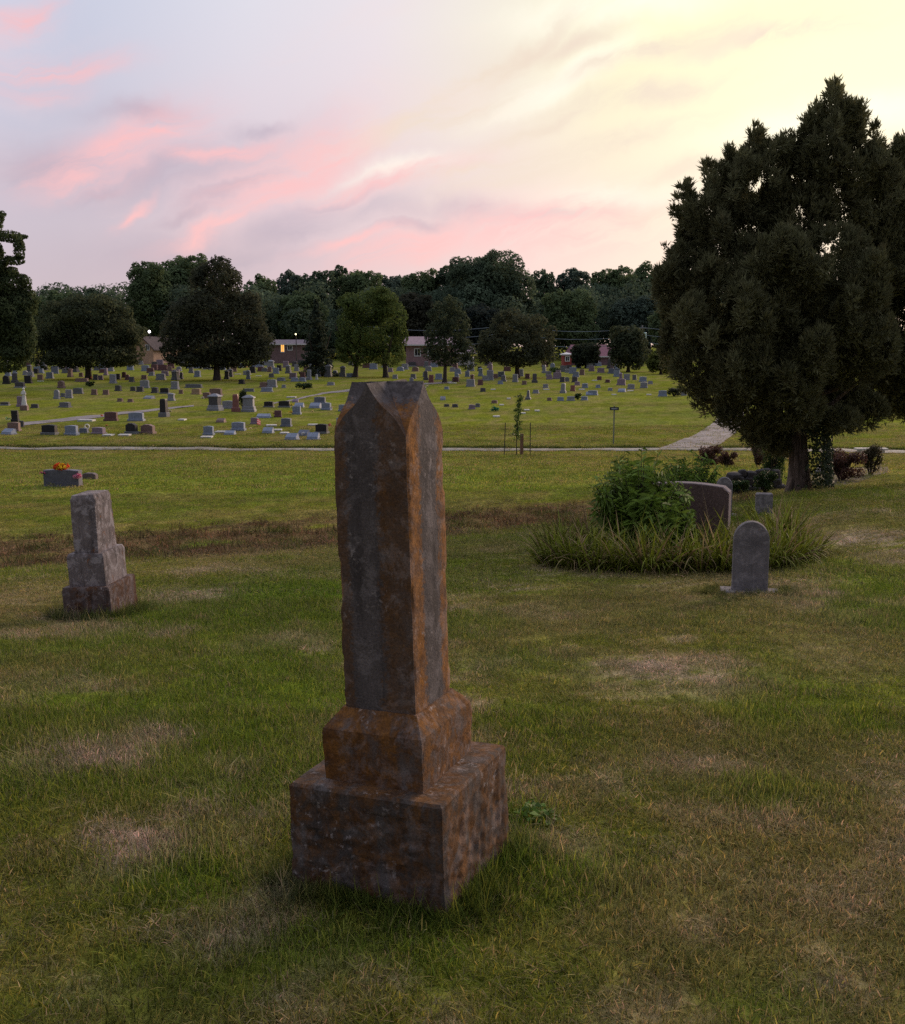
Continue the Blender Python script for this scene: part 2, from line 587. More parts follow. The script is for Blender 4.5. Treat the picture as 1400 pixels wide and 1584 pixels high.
def old_stone(name, base, edge_w=None, lichen=.5, white=.4, hw=.12, hd=.13, dark=.5, seed=0.0, orange=(.30, .105, .018), lscale=7.5, crust=0.0, lsoft=.07):
    """weathered marble or limestone with orange and grey lichen; edge_w keeps the orange to the arrises"""
    m, k_, b, out = new_mat(name)
    tc = k_.n('ShaderNodeTexCoord').outputs['Object']
    mp = k_.n('ShaderNodeMapping')
    mp.inputs['Location'].default_value = (seed, seed * 1.7, seed * .6)
    k_.put(mp.inputs[0], tc)
    v = mp.outputs[0]
    base = np.array(base)
    n1 = k_.noise(v, 5, 6, .6)
    col = k_.ramp(n1, [(.3, tuple(base * .62)), (.55, tuple(base)), (.75, tuple(base * 1.35))])
    # rain streaks of dark algae
    st = k_.n('ShaderNodeMapping')
    st.inputs['Scale'].default_value = (26, 26, 1.6)
    k_.put(st.inputs[0], v)
    streak = k_.noise(st.outputs[0], 1.0, 5, .6)
    col = k_.mix(k_.m('MULTIPLY', k_.step(streak, .48, .72), dark), col, tuple(base * .28))
    # orange lichen
    ln = k_.noise(v, lscale, 8, .70, .6)
    ln2 = k_.noise(st.outputs[0], .55, 4, .6)
    mask = k_.m('ADD', k_.m('MULTIPLY', ln, .6), k_.m('MULTIPLY', ln2, .4))
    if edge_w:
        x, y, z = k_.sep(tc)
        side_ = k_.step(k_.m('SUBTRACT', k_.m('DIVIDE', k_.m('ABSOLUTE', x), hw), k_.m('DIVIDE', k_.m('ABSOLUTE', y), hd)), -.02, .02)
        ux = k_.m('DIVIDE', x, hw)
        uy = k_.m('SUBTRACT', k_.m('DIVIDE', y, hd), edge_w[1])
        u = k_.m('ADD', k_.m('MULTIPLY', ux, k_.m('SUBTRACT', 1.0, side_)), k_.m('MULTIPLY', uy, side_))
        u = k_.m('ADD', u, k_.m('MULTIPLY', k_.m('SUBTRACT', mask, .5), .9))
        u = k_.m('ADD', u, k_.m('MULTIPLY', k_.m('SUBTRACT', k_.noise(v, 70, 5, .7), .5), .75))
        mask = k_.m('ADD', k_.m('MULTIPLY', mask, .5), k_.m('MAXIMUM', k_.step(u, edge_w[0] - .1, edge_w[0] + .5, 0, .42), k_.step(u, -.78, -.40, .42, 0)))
    th = .62 - .25 * lichen
    of = k_.step(mask, th - .03, th + lsoft)
    fine = k_.noise(v, 60, 4, .7)
    patchy = k_.ramp(k_.noise(v, 16, 5, .65), [(.32, (.38, .34, .34)), (.6, (1.1, 1.1, 1.1))])
    ocol = k_.ramp(fine, [(.3, tuple(np.array(orange) * .55)), (.6, orange), (.85, tuple(np.array(orange) * 1.5))])
    ocol = k_.mix(1.0, ocol, patchy, 'MULTIPLY')
    if edge_w:                 # shade of the front and back faces painted in as darker, browner lichen
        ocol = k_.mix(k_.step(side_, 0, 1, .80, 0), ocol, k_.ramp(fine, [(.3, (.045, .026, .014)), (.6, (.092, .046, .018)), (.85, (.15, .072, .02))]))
    col = k_.mix(k_.m('MULTIPLY', of, .88), col, ocol)
    # pale crusts
    wn = k_.noise(v, 34, 6, .75, .3)
    wl = k_.noise(v, 4.5, 3)
    wm = k_.m('MULTIPLY', k_.step(wn, .56, .64), k_.step(wl, .42, .62))
    col = k_.mix(k_.m('MULTIPLY', wm, white), col, (.42, .36, .34))
    if crust:
        cn = k_.noise(v, 11, 8, .72, .4)
        col = k_.mix(k_.m('MULTIPLY', k_.step(cn, .50, .60), crust), col, (.40, .35, .35))
    # speckle
    sp = k_.noise(v, 160, 2, .6)
    col = k_.mix(1.0, col, k_.ramp(sp, [(.3, (.72, .72, .72)), (.5, (1, 1, 1)), (.72, (1.25, 1.22, 1.2))]), 'MULTIPLY')
    k_.put(b.inputs['Base Color'], col)
    b.inputs['Roughness'].default_value = .92
    b.inputs['Specular IOR Level'].default_value = .15
    h = k_.m('ADD', k_.m('MULTIPLY', fine, .5), k_.m('ADD', k_.m('MULTIPLY', sp, .35), k_.m('MULTIPLY', n1, .8)))
    bump(k_, b, h, .55, .006)
    return m


M = {}
M['leaf'] = leaf_mat('leaf')
M['cedar'] = leaf_mat('cedar_leaf', trans=.25, spec=.12, rough=.8)
M['far_leaf'] = leaf_mat('far_leaf', trans=.45, spec=.1, rough=.9)
M['grass'] = leaf_mat('grass_blade', inst=True, trans=.38, spec=.12, rough=.75)
M['strap'] = leaf_mat('strap_leaf', trans=.3, spec=.12, rough=.6)
M['petal'] = leaf_mat('petal', trans=.3, spec=.1, rough=.8)
m, k_, b, _ = new_mat('bark')
tc = k_.n('ShaderNodeTexCoord').outputs['Object']
mp = k_.n('ShaderNodeMapping')
mp.inputs['Scale'].default_value = (14, 14, 1.5)
k_.put(mp.inputs[0], tc)
bn = k_.noise(mp.outputs[0], 1.5, 6, .65, .3)
k_.put(b.inputs['Base Color'], k_.ramp(bn, [(.36, (.035, .024, .018)), (.5, (.11, .076, .058)), (.66, (.21, .15, .125))]))
bump(k_, b, bn, 1.0, .03)
M['bark'] = m
M['dark_bark'] = plain('dark_bark', (.055, .042, .035), .95, .35, 4)

# ------------------------------------------------------------------ ground colours shared by soil and grass
DRY = [(1030, 1040, 120, 30, 1.0), (1390, 1225, 70, 45, .9), (1070, 1188, 105, 22, .8), (950, 1205, 50, 22, .7), (1000, 1320, 70, 22, .7),
       (300, 926, 62, 13, 1.0), (120, 1175, 90, 26, .9), (225, 1140, 55, 28, .8), (370, 1225, 90, 36, .9), (200, 1310, 75, 40, 1.0),
       (375, 1402, 60, 22, .8), (310, 1462, 45, 20, .6), (25, 1440, 60, 26, .8), (100, 1052, 60, 18, .7), (900, 1560, 95, 34, .8),
       (110, 1560, 75, 30, .6), (1290, 1022, 45, 26, .7), (1110, 1440, 55, 22, .5), (1250, 930, 70, 26, .5), (880, 1290, 50, 25, .6),
       (840, 950, 80, 12, .5), (760, 1030, 60, 14, .5), (130, 960, 60, 14, .5), (1390, 850, 60, 30, .6), (450, 990, 60, 14, .4),
       (1290, 1530, 60, 30, .7), (620, 1530, 80, 25, .5), (1220, 1390, 60, 25, .5)]
LUSH = [(300, 1350, 80, 40, 1.0), (860, 1350, 130, 60, 1.0), (820, 1262, 45, 25, 1.2), (1180, 1230, 110, 28, .9), (1200, 1110, 110, 40, .8), (270, 945, 60, 10, 1.0),
        (400, 845, 140, 10, 1.2), (1380, 960, 60, 30, .9), (470, 1480, 110, 50, .8), (1100, 960, 120, 14, .4), (640, 1470, 90, 30, .9), (420, 690, 900, 6, .6),
        (560, 738, 520, 26, 1.0), (120, 740, 260, 24, .7), (300, 715, 700, 14, .6), (1100, 640, 200, 25, .4), (1200, 1560, 90, 30, .8), (1320, 890, 130, 50, .8), (1200, 1060, 110, 40, .7), (1330, 1120, 70, 40, .7), (560, 900, 300, 30, .5), (150, 990, 140, 30, .5)]


def _blobs(lst):
    r = []
    for (px, py, w, h, s) in lst:
        p = at(px, py)
        q0, q1 = at(px, py + h), at(px, py - h)
        r.append((p[0], p[1], w * mpp(p), max(.08, (q1[1] - q0[1]) / 2), s))
    return r


DRYW, LUSHW = _blobs(DRY), _blobs(LUSH)


def field(lst, x, y):
    wx_ = x + .35 * (fbm(x * 2.2, y * 2.2, 0, 31, 3) - .5) * np.clip(y * .12, .5, 3)
    wy_ = y + .35 * (fbm(x * 2.2, y * 2.2, 5, 41, 3) - .5) * np.clip(y * .2, .5, 4)
    r = np.zeros_like(x)
    for (cx, cy, rx, ry, s) in lst:
        r = np.maximum(r, s * np.exp(-(((wx_ - cx) / rx) ** 2 + ((wy_ - cy) / ry) ** 2) ** 1.2))
    return r


def gfields(x, y):
    x, y = np.asarray(x, float), np.asarray(y, float)
    n = fbm(x * .9, y * .9, 0, 3, 4)
    n2 = fbm(x * 3.5, y * 3.5, 0, 7, 3)
    n3 = fbm(x * 11, y * 11, 0, 9, 2)
    dry = field(DRYW, x, y)
    near = 1 - sst(12, 30, y)
    dry = np.clip(dry * sst(.36, .54, .45 * n2 + .55 * n3) * .95 + near * .70 * sst(.53, .68, n * .3 + n2 * .35 + n3 * .35) * (1 - .6 * sst(.3, .8, field(LUSHW, x, y))), 0, 1)
    lush = np.clip(field(LUSHW, x, y) + .7 * sst(.5, .7, fbm(x * .6 + 9, y * .6, 0, 13, 3)), 0, 1)
    yd = ditch_y(x, y)
    dead = sst(15.4, 16.6, yd + 2.2 * (n - .5)) * (1 - sst(24.0, 26.5, yd + 4 * (n2 - .5)))
    dead = dead * sst(-40, -20, -np.abs(x)) * (1 - sst(4.2, 6.2, x - .15 * (y - 20)))
    dead = dead * sst(.30, .46, fbm(x * .7 + 3, y * .7, 0, 23, 3) + .12 * (x < 0))
    return dry, lush, dead, n, n2


def gcol(x, y):
    dry, lush, dead, n, n2 = gfields(x, y)
    far = sst(20, 50, y)[:, None]
    green = np.array([.150, .170, .021])
    olive = np.array([.255, .220, .050]) * (1 - far) + np.array([.200, .174, .062]) * far
    lushc = np.array([.132, .208, .018]) * (1 - far) + np.array([.132, .164, .032]) * far
    straw = np.array([.42, .32, .24])
    deadc = np.array([.135, .090, .050])
    fl = sst(.40, .64, n * .45 + n2 * .35 + fbm(x * 11, y * 11, 0, 9, 2) * .2)[:, None]
    c = green * (1 - fl) + olive * fl
    c = c * (1 - lush[:, None] * .75) + lushc * lush[:, None] * .75
    c = c * (1 - dry[:, None]) + straw * dry[:, None]
    tan_ = ((1 - far[:, 0]) * .34 * sst(.46, .64, fbm(x * .75 + 4, y * .75, 0, 19, 4)) * (1 - .8 * lush))[:, None]
    c = c * (1 - tan_) + np.array([.285, .205, .105]) * tan_
    # mown bands across the far lawn
    band = (fbm(x / 14, y / 2.2, 0, 77, 3) - .5)[:, None] * far
    c = c * (1 + .55 * band)
    dd = (dead * .92)[:, None]
    return c * (1 - dd) + deadc * dd


# ------------------------------------------------------------------ the ground sheet
ys = np.concatenate([np.linspace(-40, 0, 22)[:-1], np.arange(0, 9, .085), np.geomspace(9, 62, 240)[1:], np.geomspace(62, 900, 130)[1:], [1400, 2200, 3000]])
ss = np.sinh(np.linspace(-2, 2, 181)) / np.sinh(2)
half = 9 + .85 * np.maximum(ys, 0)
half[-3:] = (1500, 2300, 3000)
GX = ss[None] * half[:, None]
GY = np.repeat(ys[:, None], len(ss), 1)
gx, gy = GX.ravel(), GY.ravel()
gz = zf(gx, gy)
nr, nc = GX.shape
ii = np.arange(nr - 1)[:, None] * nc + np.arange(nc - 1)[None]
Q = np.stack([ii, ii + 1, ii + 1 + nc, ii + nc], -1).reshape(-1, 4)
m, k_, b, _ = new_mat('lawn_soil')
ga = k_.n('ShaderNodeAttribute', attribute_name='col').outputs['Color']
pos = k_.n('ShaderNodeNewGeometry').outputs['Position']
sy = k_.n('ShaderNodeMapping')
sy.inputs['Scale'].default_value = (1, .45, 1)
k_.put(sy.inputs[0], pos)
f1 = k_.noise(sy.outputs[0], 9, 6, .7)
f2 = k_.noise(sy.outputs[0], 1.6, 4, .6)
c = k_.mix(1.0, ga, k_.ramp(f1, [(.3, (.45, .45, .42)), (.5, (.95, .95, .95)), (.7, (1.6, 1.55, 1.45))]), 'MULTIPLY')
c = k_.mix(1.0, c, k_.ramp(f2, [(.3, (.78, .80, .76)), (.7, (1.22, 1.2, 1.18))]), 'MULTIPLY')
k_.put(b.inputs['Base Color'], c)
b.inputs['Roughness'].default_value = 1.0
b.inputs['Specular IOR Level'].default_value = .0
bump(k_, b, f1, .8, .06)
M['ground'] = m
ground = mk('ground', np.stack([gx, gy, gz], 1), Q, M['ground'], col=gcol(gx, gy), smooth=True)
tag(ground, kind='structure')

# ------------------------------------------------------------------ road, gravel drive, tracks
def strip(name, left, right, mat, lift=.03, n=60, kind='structure'):
    """a sheet laid on the ground between two polylines of ground points"""
    def res(P):
        P = np.array(P, float)
        s = np.r_[0, np.cumsum(np.linalg.norm(np.diff(P, axis=0), axis=1))]
        t = np.linspace(0, s[-1], n)
        return np.stack([np.interp(t, s, P[:, i]) for i in (0, 1)], 1)
    A, B = res(left), res(right)
    rows = []
    mcols = 7
    for j in range(mcols):
        t = j / (mcols - 1)
        P = A * (1 - t) + B * t
        P = P + (fbm(P[:, 0] * 1.3, P[:, 1] * 1.3 + 40 * t, 0, 90 + j, 3) - .5)[:, None] * (.25 if j in (0, mcols - 1) else 0) * np.linalg.norm(B - A, axis=1)[:, None] * .25
        z = zf(P[:, 0], P[:, 1]) + (lift if 0 < j < mcols - 1 else lift * .4)
        rows.append(np.stack([P[:, 0], P[:, 1], z], 1))
    V = np.stack(rows, 1).reshape(-1, 3)
    i = np.arange(n - 1)[:, None] * mcols + np.arange(mcols - 1)[None]
    Fq = np.stack([i, i + 1, i + 1 + mcols, i + mcols], -1).reshape(-1, 4)
    return tag(mk(name, V, Fq, mat), kind=kind)


def world_noise_mat(name, c, var=.35, scale=6, bs=.6):
    m_, kk, bb, _ = new_mat(name)
    p_ = kk.n('ShaderNodeNewGeometry').outputs['Position']
    nn = kk.noise(p_, scale, 6, .65)
    n2_ = kk.noise(p_, scale * .15, 3)
    c = np.array(c)
    cc = kk.ramp(nn, [(.3, tuple(c * (1 - var))), (.7, tuple(c * (1 + var)))])
    cc = kk.mix(1.0, cc, kk.ramp(n2_, [(.3, (.75, .75, .74)), (.7, (1.2, 1.2, 1.2))]), 'MULTIPLY')
    kk.put(bb.inputs['Base Color'], cc)
    bb.inputs['Roughness'].default_value = .95
    bump(kk, bb, nn, bs, .03)
    return m_


M['road'] = world_noise_mat('road_surface', (.20, .185, .17), .4, 3)
M['gravel'] = world_noise_mat('gravel_surface', (.185, .165, .175), .4, 5)
M['mulch'] = world_noise_mat('mulch_surface', (.045, .032, .025), .5, 14, 1.0)
pl = [at(px, py) for px, py in ((-300, 693), (0, 695.2), (300, 696.2), (700, 697.8), (1100, 697.8), (1400, 701.5), (1700, 705))]
pu = [at(px, py) for px, py in ((-300, 690), (0, 691.8), (300, 692.6), (700, 694.0), (1100, 694.0), (1400, 697.2), (1700, 700))]
strip('road', pl, pu, M['road'], .05, 160)
gl = [at(px, py) for px, py in ((1015, 694), (1050, 682), (1078, 671), (1100, 657), (1112, 645), (1122, 636))]
gr = [at(px, py) for px, py in ((1100, 694), (1120, 684), (1136, 672), (1146, 660), (1150, 648), (1152, 638))]
strip('gravel_drive', gl, gr, M['gravel'], .04, 60)
strip('gravel_track', [at(*p) for p in ((20, 660), (70, 655), (140, 648), (200, 640), (250, 634), (300, 629))],
      [at(*p) for p in ((20, 655), (70, 651), (140, 643), (200, 637), (250, 632), (300, 627.5))], M['gravel'], .05, 60)
strip('gravel_track', [at(*p) for p in ((420, 626), (500, 610), (560, 603), (640, 596), (700, 592))],
      [at(*p) for p in ((420, 624.5), (500, 607.5), (560, 600), (640, 593.6), (700, 590))], M['gravel'], .05, 60)
strip('mulch_bed', [at(*p) for p in ((1240, 752), (1290, 757), (1330, 746), (1375, 730))],
      [at(*p) for p in ((1245, 735), (1290, 730), (1330, 722), (1370, 718))], M['mulch'], .02, 30)

# ------------------------------------------------------------------ trees
def noisy_trunk(p, h, r, lean=(0, 0), flare=1.7, n=14, m_=16, seed=0, top=.55):
    V, Fc = [], []
    for i in range(m_ + 1):
        t = i / m_
        rr = r * (1 - (1 - top) * t) * (1 + (flare - 1) * math.exp(-t * h / (r * 1.6)))
        for j in range(n):
            a = 2 * math.pi * j / n
            f = 1 + .22 * (float(fbm(math.cos(a) * 1.6, math.sin(a) * 1.6, t * h * .5, seed, 3)) - .5) + .10 * math.cos(5 * a + seed) * math.exp(-t * 5)
            V.append((p[0] + lean[0] * t + rr * f * math.cos(a), p[1] + lean[1] * t + rr * f * math.sin(a), p[2] + t * h - .05))
    for i in range(m_):
        for j in range(n):
            Fc.append((i * n + j, i * n + (j + 1) % n, (i + 1) * n + (j + 1) % n, (i + 1) * n + j))
    return V, Fc


def tree_lobes(kind, w, h, rng, dep=1.0):
    """list of (centre, radii) for a crown w wide and h tall whose foot is at z = 0"""
    out = []
    if kind == 'broad':
        n = 20
        for i in range(n):
            a = i * 2.399 + rng.uniform(0, .6)
            t = (i + .5) / n
            zc = -.82 + 1.66 * t
            rr = math.sqrt(max(.02, 1 - zc * zc)) * .68
            s = rng.uniform(.24, .36)
            out.append((np.array([rr * math.cos(a) * w / 2, rr * math.sin(a) * w / 2 * dep, h / 2 + zc * h / 2 * .74]),
                        np.array([s * w * .78, s * w * .78 * dep, s * min(h, w) * .62])))
        out.append((np.array([0, 0, h * .48]), np.array([w * .36, w * .36 * dep, h * .36])))
    elif kind == 'cone':
        n = 26
        for i in range(n):
            t = (i + .5) / n
            a = i * 2.399
            rw = w / 2 * (1 - t) ** .8 * rng.uniform(.8, 1.1)
            s = max(.10 * w * (1 - t) + .04 * w, .03 * w)
            out.append((np.array([rw * .7 * math.cos(a), rw * .7 * math.sin(a), h * t * .97]), np.array([rw * .55 + s * .5, rw * .55 + s * .5, h * .06])))
        out.append((np.array([0, 0, h * .35]), np.array([w * .24, w * .24, h * .34])))
    else:                       # old cedar: broad shoulders, several pointed leaders
        n = 18
        for i in range(n):
            t = (i + .5) / n
            a = i * 2.399 + rng.uniform(0, .5)
            env = (1 - abs(t - .32) ** 1.5 * 1.25)
            rw = w / 2 * env * .70
            out.append((np.array([rw * math.cos(a), rw * math.sin(a), h * (.06 + .80 * t)]),
                        np.array([w * .17 * env + .1, w * .17 * env + .1, h * .13])))
        for q in range(4):
            a = rng.uniform(0, 6.28)
            out.append((np.array([w * .13 * math.cos(a), w * .13 * math.sin(a), h * rng.uniform(.84, .93)]), np.array([w * .07, w * .07, h * .08])))
        out.append((np.array([0, 0, h * .45]), np.array([w * .30, w * .30, h * .42])))
    zt_ = max(c[2] + r[2] for c, r in out)
    xw = max(abs(c[0]) + r[0] for c, r in out)
    f = np.array([.5 * w / xw, .5 * w / xw, h / zt_])
    return [(c * f, r * f) for c, r in out]


def crown_leaves(lobes, size, cover, colr, rng, jag=.25, up=.3, seed=0):
    C, Nn = [], []
    for c, r in lobes:
        area = 4 * math.pi * (((r[0] * r[1]) ** 1.6 + (r[0] * r[2]) ** 1.6 + (r[1] * r[2]) ** 1.6) / 3) ** (1 / 1.6)
        n = max(12, int(area * cover / (size * size * .5)))
        d = rng.normal(size=(n, 3))
        d /= np.linalg.norm(d, axis=1, keepdims=True)
        rad = (1 - jag * rng.random(n) ** 1.5 + .05 * rng.normal(size=n))[:, None]
        C.append(c + d * r * rad)
        Nn.append(d / r * r.mean() + rng.normal(size=(n, 3)) * .55 + np.array([0, 0, up]))
    C, Nn = np.concatenate(C), np.concatenate(Nn)
    # gaps
    sc_ = 1 / (np.mean([l[1].mean() for l in lobes]) * .9)
    g = fbm(C[:, 0] * sc_ * 1.6, C[:, 1] * sc_ * 1.6, C[:, 2] * sc_ * 1.6 + seed * 3.1, 50 + seed, 3)
    keep = g > .33
    C, Nn, g = C[keep], Nn[keep], g[keep]
    n = len(C)
    L = size * rng.uniform(.7, 1.35, n)
    V, Fq = leaves(C, Nn, L, L * rng.uniform(.5, .8, n), rng, .08)
    hue = fbm(C[:, 0] * sc_ * .7, C[:, 1] * sc_ * .7, C[:, 2] * sc_ * .7, 80 + seed, 2)
    colr = np.array(colr)
    f = (.72 + .56 * rng.random(n))[:, None] * (.75 + .5 * hue)[:, None]
    cc = colr * f * np.array([1, 1, 1]) + np.array([.02, .012, -.004]) * (hue - .5)[:, None]
    return V, Fq, np.repeat(np.clip(cc, .004, 1), 4, 0)


def far_tree(name, px, top, bottom, width, y, kind, colr, label, cover=.95, group=None, trunk_px=None, crown_bottom=None, dep=1.0, seed=0, trunks=None, lobes=None):
    """tree standing at depth y; rows and widths are those of the photograph"""
    rng = np.random.default_rng(100 + seed)
    p = on_ground(trunk_px if trunk_px else px, y)
    cx = on_ground(px, y)[0]
    q = mpp(np.array([cx, y, 2.]))
    ztop = zrow(top, y)
    zc0 = zrow(crown_bottom if crown_bottom else bottom, y)
    root = empty(name, p)
    tag(root, label, 'tree', group)
    h = ztop - zc0
    w = width * q
    if lobes is None:
        lb = tree_lobes(kind, w, h, rng, dep)
    else:
        lb = [(np.array([(a - px) * q, rng.uniform(-.12, .12) * w, zrow(b_, y) - zc0]), np.array([c_ * q, c_ * q * .9, d_ * q])) for a, b_, c_, d_ in lobes]
    more = []
    for c, r in lb:                     # boughs that break the outline of each mass
        more.append((c, r * .88))
        for _ in range(5):
            d_ = rng.normal(size=3)
            d_[2] = abs(d_[2]) * .9
            d_ /= np.linalg.norm(d_)
            more.append((c + d_ * r * .86, r * rng.uniform(.20, .38)))
    lb = more
    size = max(.16, 4.2 * y / F)
    V, Fq, cc = crown_leaves(lb, size, cover, colr, rng, seed=seed, up=.45 if kind != 'cone' else .1)
    V = V + np.array([cx - p[0], 0, zc0 - p[2]])
    mk('crown', V, Fq, M['far_leaf'], root, col=cc)
    for j, tp in enumerate(trunks or [trunk_px or px]):
        x0 = on_ground(tp, y)[0] - p[0]
        r = max(.12, .024 * w + .07)
        tv, tf = noisy_trunk((x0, 0, 0), max(zc0 - p[2] + h * .35, 1.2), r, (.25 * (cx - p[0] - x0), 0), 1.5, 9, 8, seed)
        mb = MB().add(tv, tf)
        for a in range(3):
            ang_ = a * 2.1 + seed
            zz = zc0 - p[2] + h * .12
            mb.tube([(x0, 0, zz * .9), (x0 + math.cos(ang_) * w * .16, math.sin(ang_) * w * .16, zz + h * .22), (x0 + math.cos(ang_) * w * .26, math.sin(ang_) * w * .26, zz + h * .45)], [r * .6, r * .4, r * .15], 5)
        mb.build('trunk', M['dark_bark'], root, smooth=True, sharp=60)
    return root


DG, MG, LG, BG = (.090, .122, .072), (.112, .150, .070), (.10, .13, .034), (.086, .116, .086)  # far foliage colours lightened to stand in for distance haze
TL = 'trees of the wood behind the cemetery'
far = [
    # name, px, top, bottom, width, depth, kind, colour, label
    ('tall_tree', 236, 402, 560, 74, 205, 'broad', MG, 'tall tree with a thin feathery top at the left end of the wood', TL),
    ('leafy_tree', 288, 393, 560, 105, 215, 'broad', MG, 'broad dense tree behind the biggest graveyard cedar, lumpy rounded top', TL),
    ('leafy_tree', 408, 424, 560, 70, 225, 'broad', MG, 'medium wood tree just right of the biggest graveyard cedar', TL),
    ('leafy_tree', 452, 420, 560, 75, 240, 'broad', BG, 'dark rounded wood tree above the house with the lit window', TL),
    ('leafy_tree', 494, 418, 560, 66, 236, 'broad', DG, 'wood tree rising straight behind the dark pointed conifer', TL),
    ('thin_tree', 526, 409, 560, 36, 250, 'broad', DG, 'slender tree with layered open top poking above the wood', TL),
    ('leafy_tree', 562, 415, 560, 86, 238, 'broad', MG, 'wood tree behind the left half of the pale green round tree', TL),
    ('leafy_tree', 612, 424, 560, 76, 246, 'broad', BG, 'dim wood tree behind the right half of the pale green round tree', TL),
    ('leafy_tree', 652, 415, 560, 84, 232, 'broad', MG, 'wood tree over the pink house, left of the tallest dome of the wood', TL),
    ('large_tree', 757, 385, 560, 150, 222, 'broad', DG, 'largest domed tree of the wood, tallest top in the middle of the skyline', TL),
    ('leafy_tree', 698, 408, 560, 60, 230, 'broad', DG, 'narrow dark tree leaning on the left side of the tallest dome of the wood', TL),
    ('leafy_tree', 838, 416, 560, 56, 248, 'broad', DG, 'sparse topped tree directly right of the tallest dome of the wood', TL),
    ('leafy_tree', 884, 412, 560, 76, 252, 'broad', BG, 'wood tree whose rounded top shows above the bright bushy front tree', TL),
    ('leafy_tree', 880, 446, 565, 92, 200, 'broad', MG, 'bright bushy tree in front of the wood, above the red brick house', TL),
    ('leafy_tree', 948, 412, 560, 90, 228, 'broad', MG, 'wood tree above the small round tree beside the red brick house', TL),
    ('leafy_tree', 1004, 404, 560, 100, 236, 'broad', MG, 'last wood tree before the big cedar hides the skyline', TL),
    ('leafy_tree', 1070, 425, 560, 100, 230, 'broad', DG, 'wood tree mostly hidden behind the left edge of the big cedar', TL),
    ('leafy_tree', 90, 450, 565, 80, 190, 'broad', MG, 'greener tree behind the gap between the two dark left trees', TL),
    ('leafy_tree', 152, 446, 565, 74, 195, 'broad', DG, 'ragged topped tree rising behind the dark left graveyard tree', TL),
    ('leafy_tree', 208, 478, 560, 60, 230, 'broad', BG, 'low tree in the dip of the skyline above the tan gabled house', TL),
    ('leafy_tree', 470, 448, 565, 90, 210, 'broad', MG, 'lower mid green tree between cedar and conifer above the house roof', TL),
    ('leafy_tree', 640, 450, 565, 80, 205, 'broad', (.05, .05, .034), 'brownish tree right behind the pale green round tree', TL),
    ('leafy_tree', 980, 455, 565, 90, 205, 'broad', BG, 'shadowy tree behind the right utility pole', TL),
    ('leafy_tree', 1035, 470, 570, 70, 190, 'broad', MG, 'pale edged tree peeping out beside the big cedar flank', TL),
    ('leafy_tree', 745, 470, 568, 80, 195, 'broad', (.032, .042, .036), 'dark tree behind the left utility pole', TL),
    ('leafy_tree', 560, 470, 568, 90, 200, 'broad', DG, 'dim tree behind the dark conifer and pale green round tree', TL),
]
for i, (nm, px, top, bot, w, y, kd, cc, lab, grp) in enumerate(far):
    far_tree(nm, px, top, bot, w, y, kd, np.array(cc), lab, group=grp, seed=i, crown_bottom=bot - 18, cover=1.6)
# hidden low thicket that closes the wood's foot
rngf = np.random.default_rng(5)
Vs, Fs, Cs, off = [], [], [], 0
for i in range(46):
    px = -60 + i * 28
    y = rngf.uniform(236, 258)
    p = on_ground(px, y)
    lb = [(np.array([p[0] + rngf.uniform(-2, 2), y - 26 + rngf.uniform(-12, 6), p[2] + 1.5 + 9.5 * rngf.random()]), np.array([3.6, 3, rngf.uniform(2.2, 3.8)])) for _ in range(6)]
    V, Fq, cc = crown_leaves(lb, .58, .75, np.array((.085, .118, .076)) * rngf.uniform(.7, 1.15), rngf, seed=i)
    Vs.append(V); Fs.append(Fq + off); Cs.append(cc); off += len(V)
tag(mk('undergrowth', np.concatenate(Vs), np.concatenate(Fs), M['far_leaf'], col=np.concatenate(Cs)), 'dark undergrowth closing the foot of the wood', 'undergrowth', kind='stuff')

GT = 'trees standing among the graves'
far_tree('cedar_tree', 335, 398, 582, 172, 118, 'cedar', np.array((.064, .068, .042)), 'biggest dark cedar standing among the far graves, thick trunk', group=GT, seed=41, crown_bottom=566, cover=1.2, trunk_px=336,
         lobes=[(340, 430, 34, 32), (318, 440, 30, 34), (362, 440, 24, 30), (352, 412, 16, 14), (330, 416, 16, 14), (340, 480, 62, 42), (300, 495, 44, 42), (380, 495, 40, 42),
                (285, 525, 40, 36), (340, 530, 70, 38), (392, 530, 38, 32), (270, 545, 22, 20), (405, 548, 20, 18), (330, 556, 50, 18), (370, 552, 40, 20), (300, 556, 34, 14)])
far_tree('dark_tree', 138, 470, 584, 165, 122, 'cedar', np.array((.066, .078, .042)), 'dark rounded tree left of the biggest graveyard cedar, low skirt of foliage', group=GT, seed=42, crown_bottom=570, cover=1.2, trunk_px=137,
         lobes=[(150, 490, 50, 34), (110, 500, 48, 36), (180, 505, 36, 36), (145, 520, 72, 42), (95, 535, 40, 34), (200, 540, 26, 30), (150, 548, 66, 24), (110, 552, 44, 20), (70, 540, 30, 34), (185, 552, 30, 18)])
far_tree('edge_tree', 10, 322, 592, 130, 92, 'broad', np.array((.072, .092, .040)), 'tall tree cut by the left edge, ring shaped outer limb against the sky', group=GT, seed=43, crown_bottom=575, cover=1.9, trunk_px=-40,
         lobes=[(8, 338, 17, 14), (-12, 350, 26, 20), (2, 420, 26, 22), (20, 438, 30, 24), (50, 470, 16, 18), (-2, 398, 14, 20), (30, 500, 34, 40), (52, 520, 14, 40), (28, 366, 25, 10), (47, 386, 10, 18), (36, 403, 18, 8), (2, 378, 10, 16), (16, 386, 5, 7), (-20, 400, 30, 30), (-5, 440, 32, 30), (30, 470, 34, 30), (0, 500, 52, 44), (34, 520, 32, 44), (10, 552, 42, 28), (-40, 480, 50, 80)])
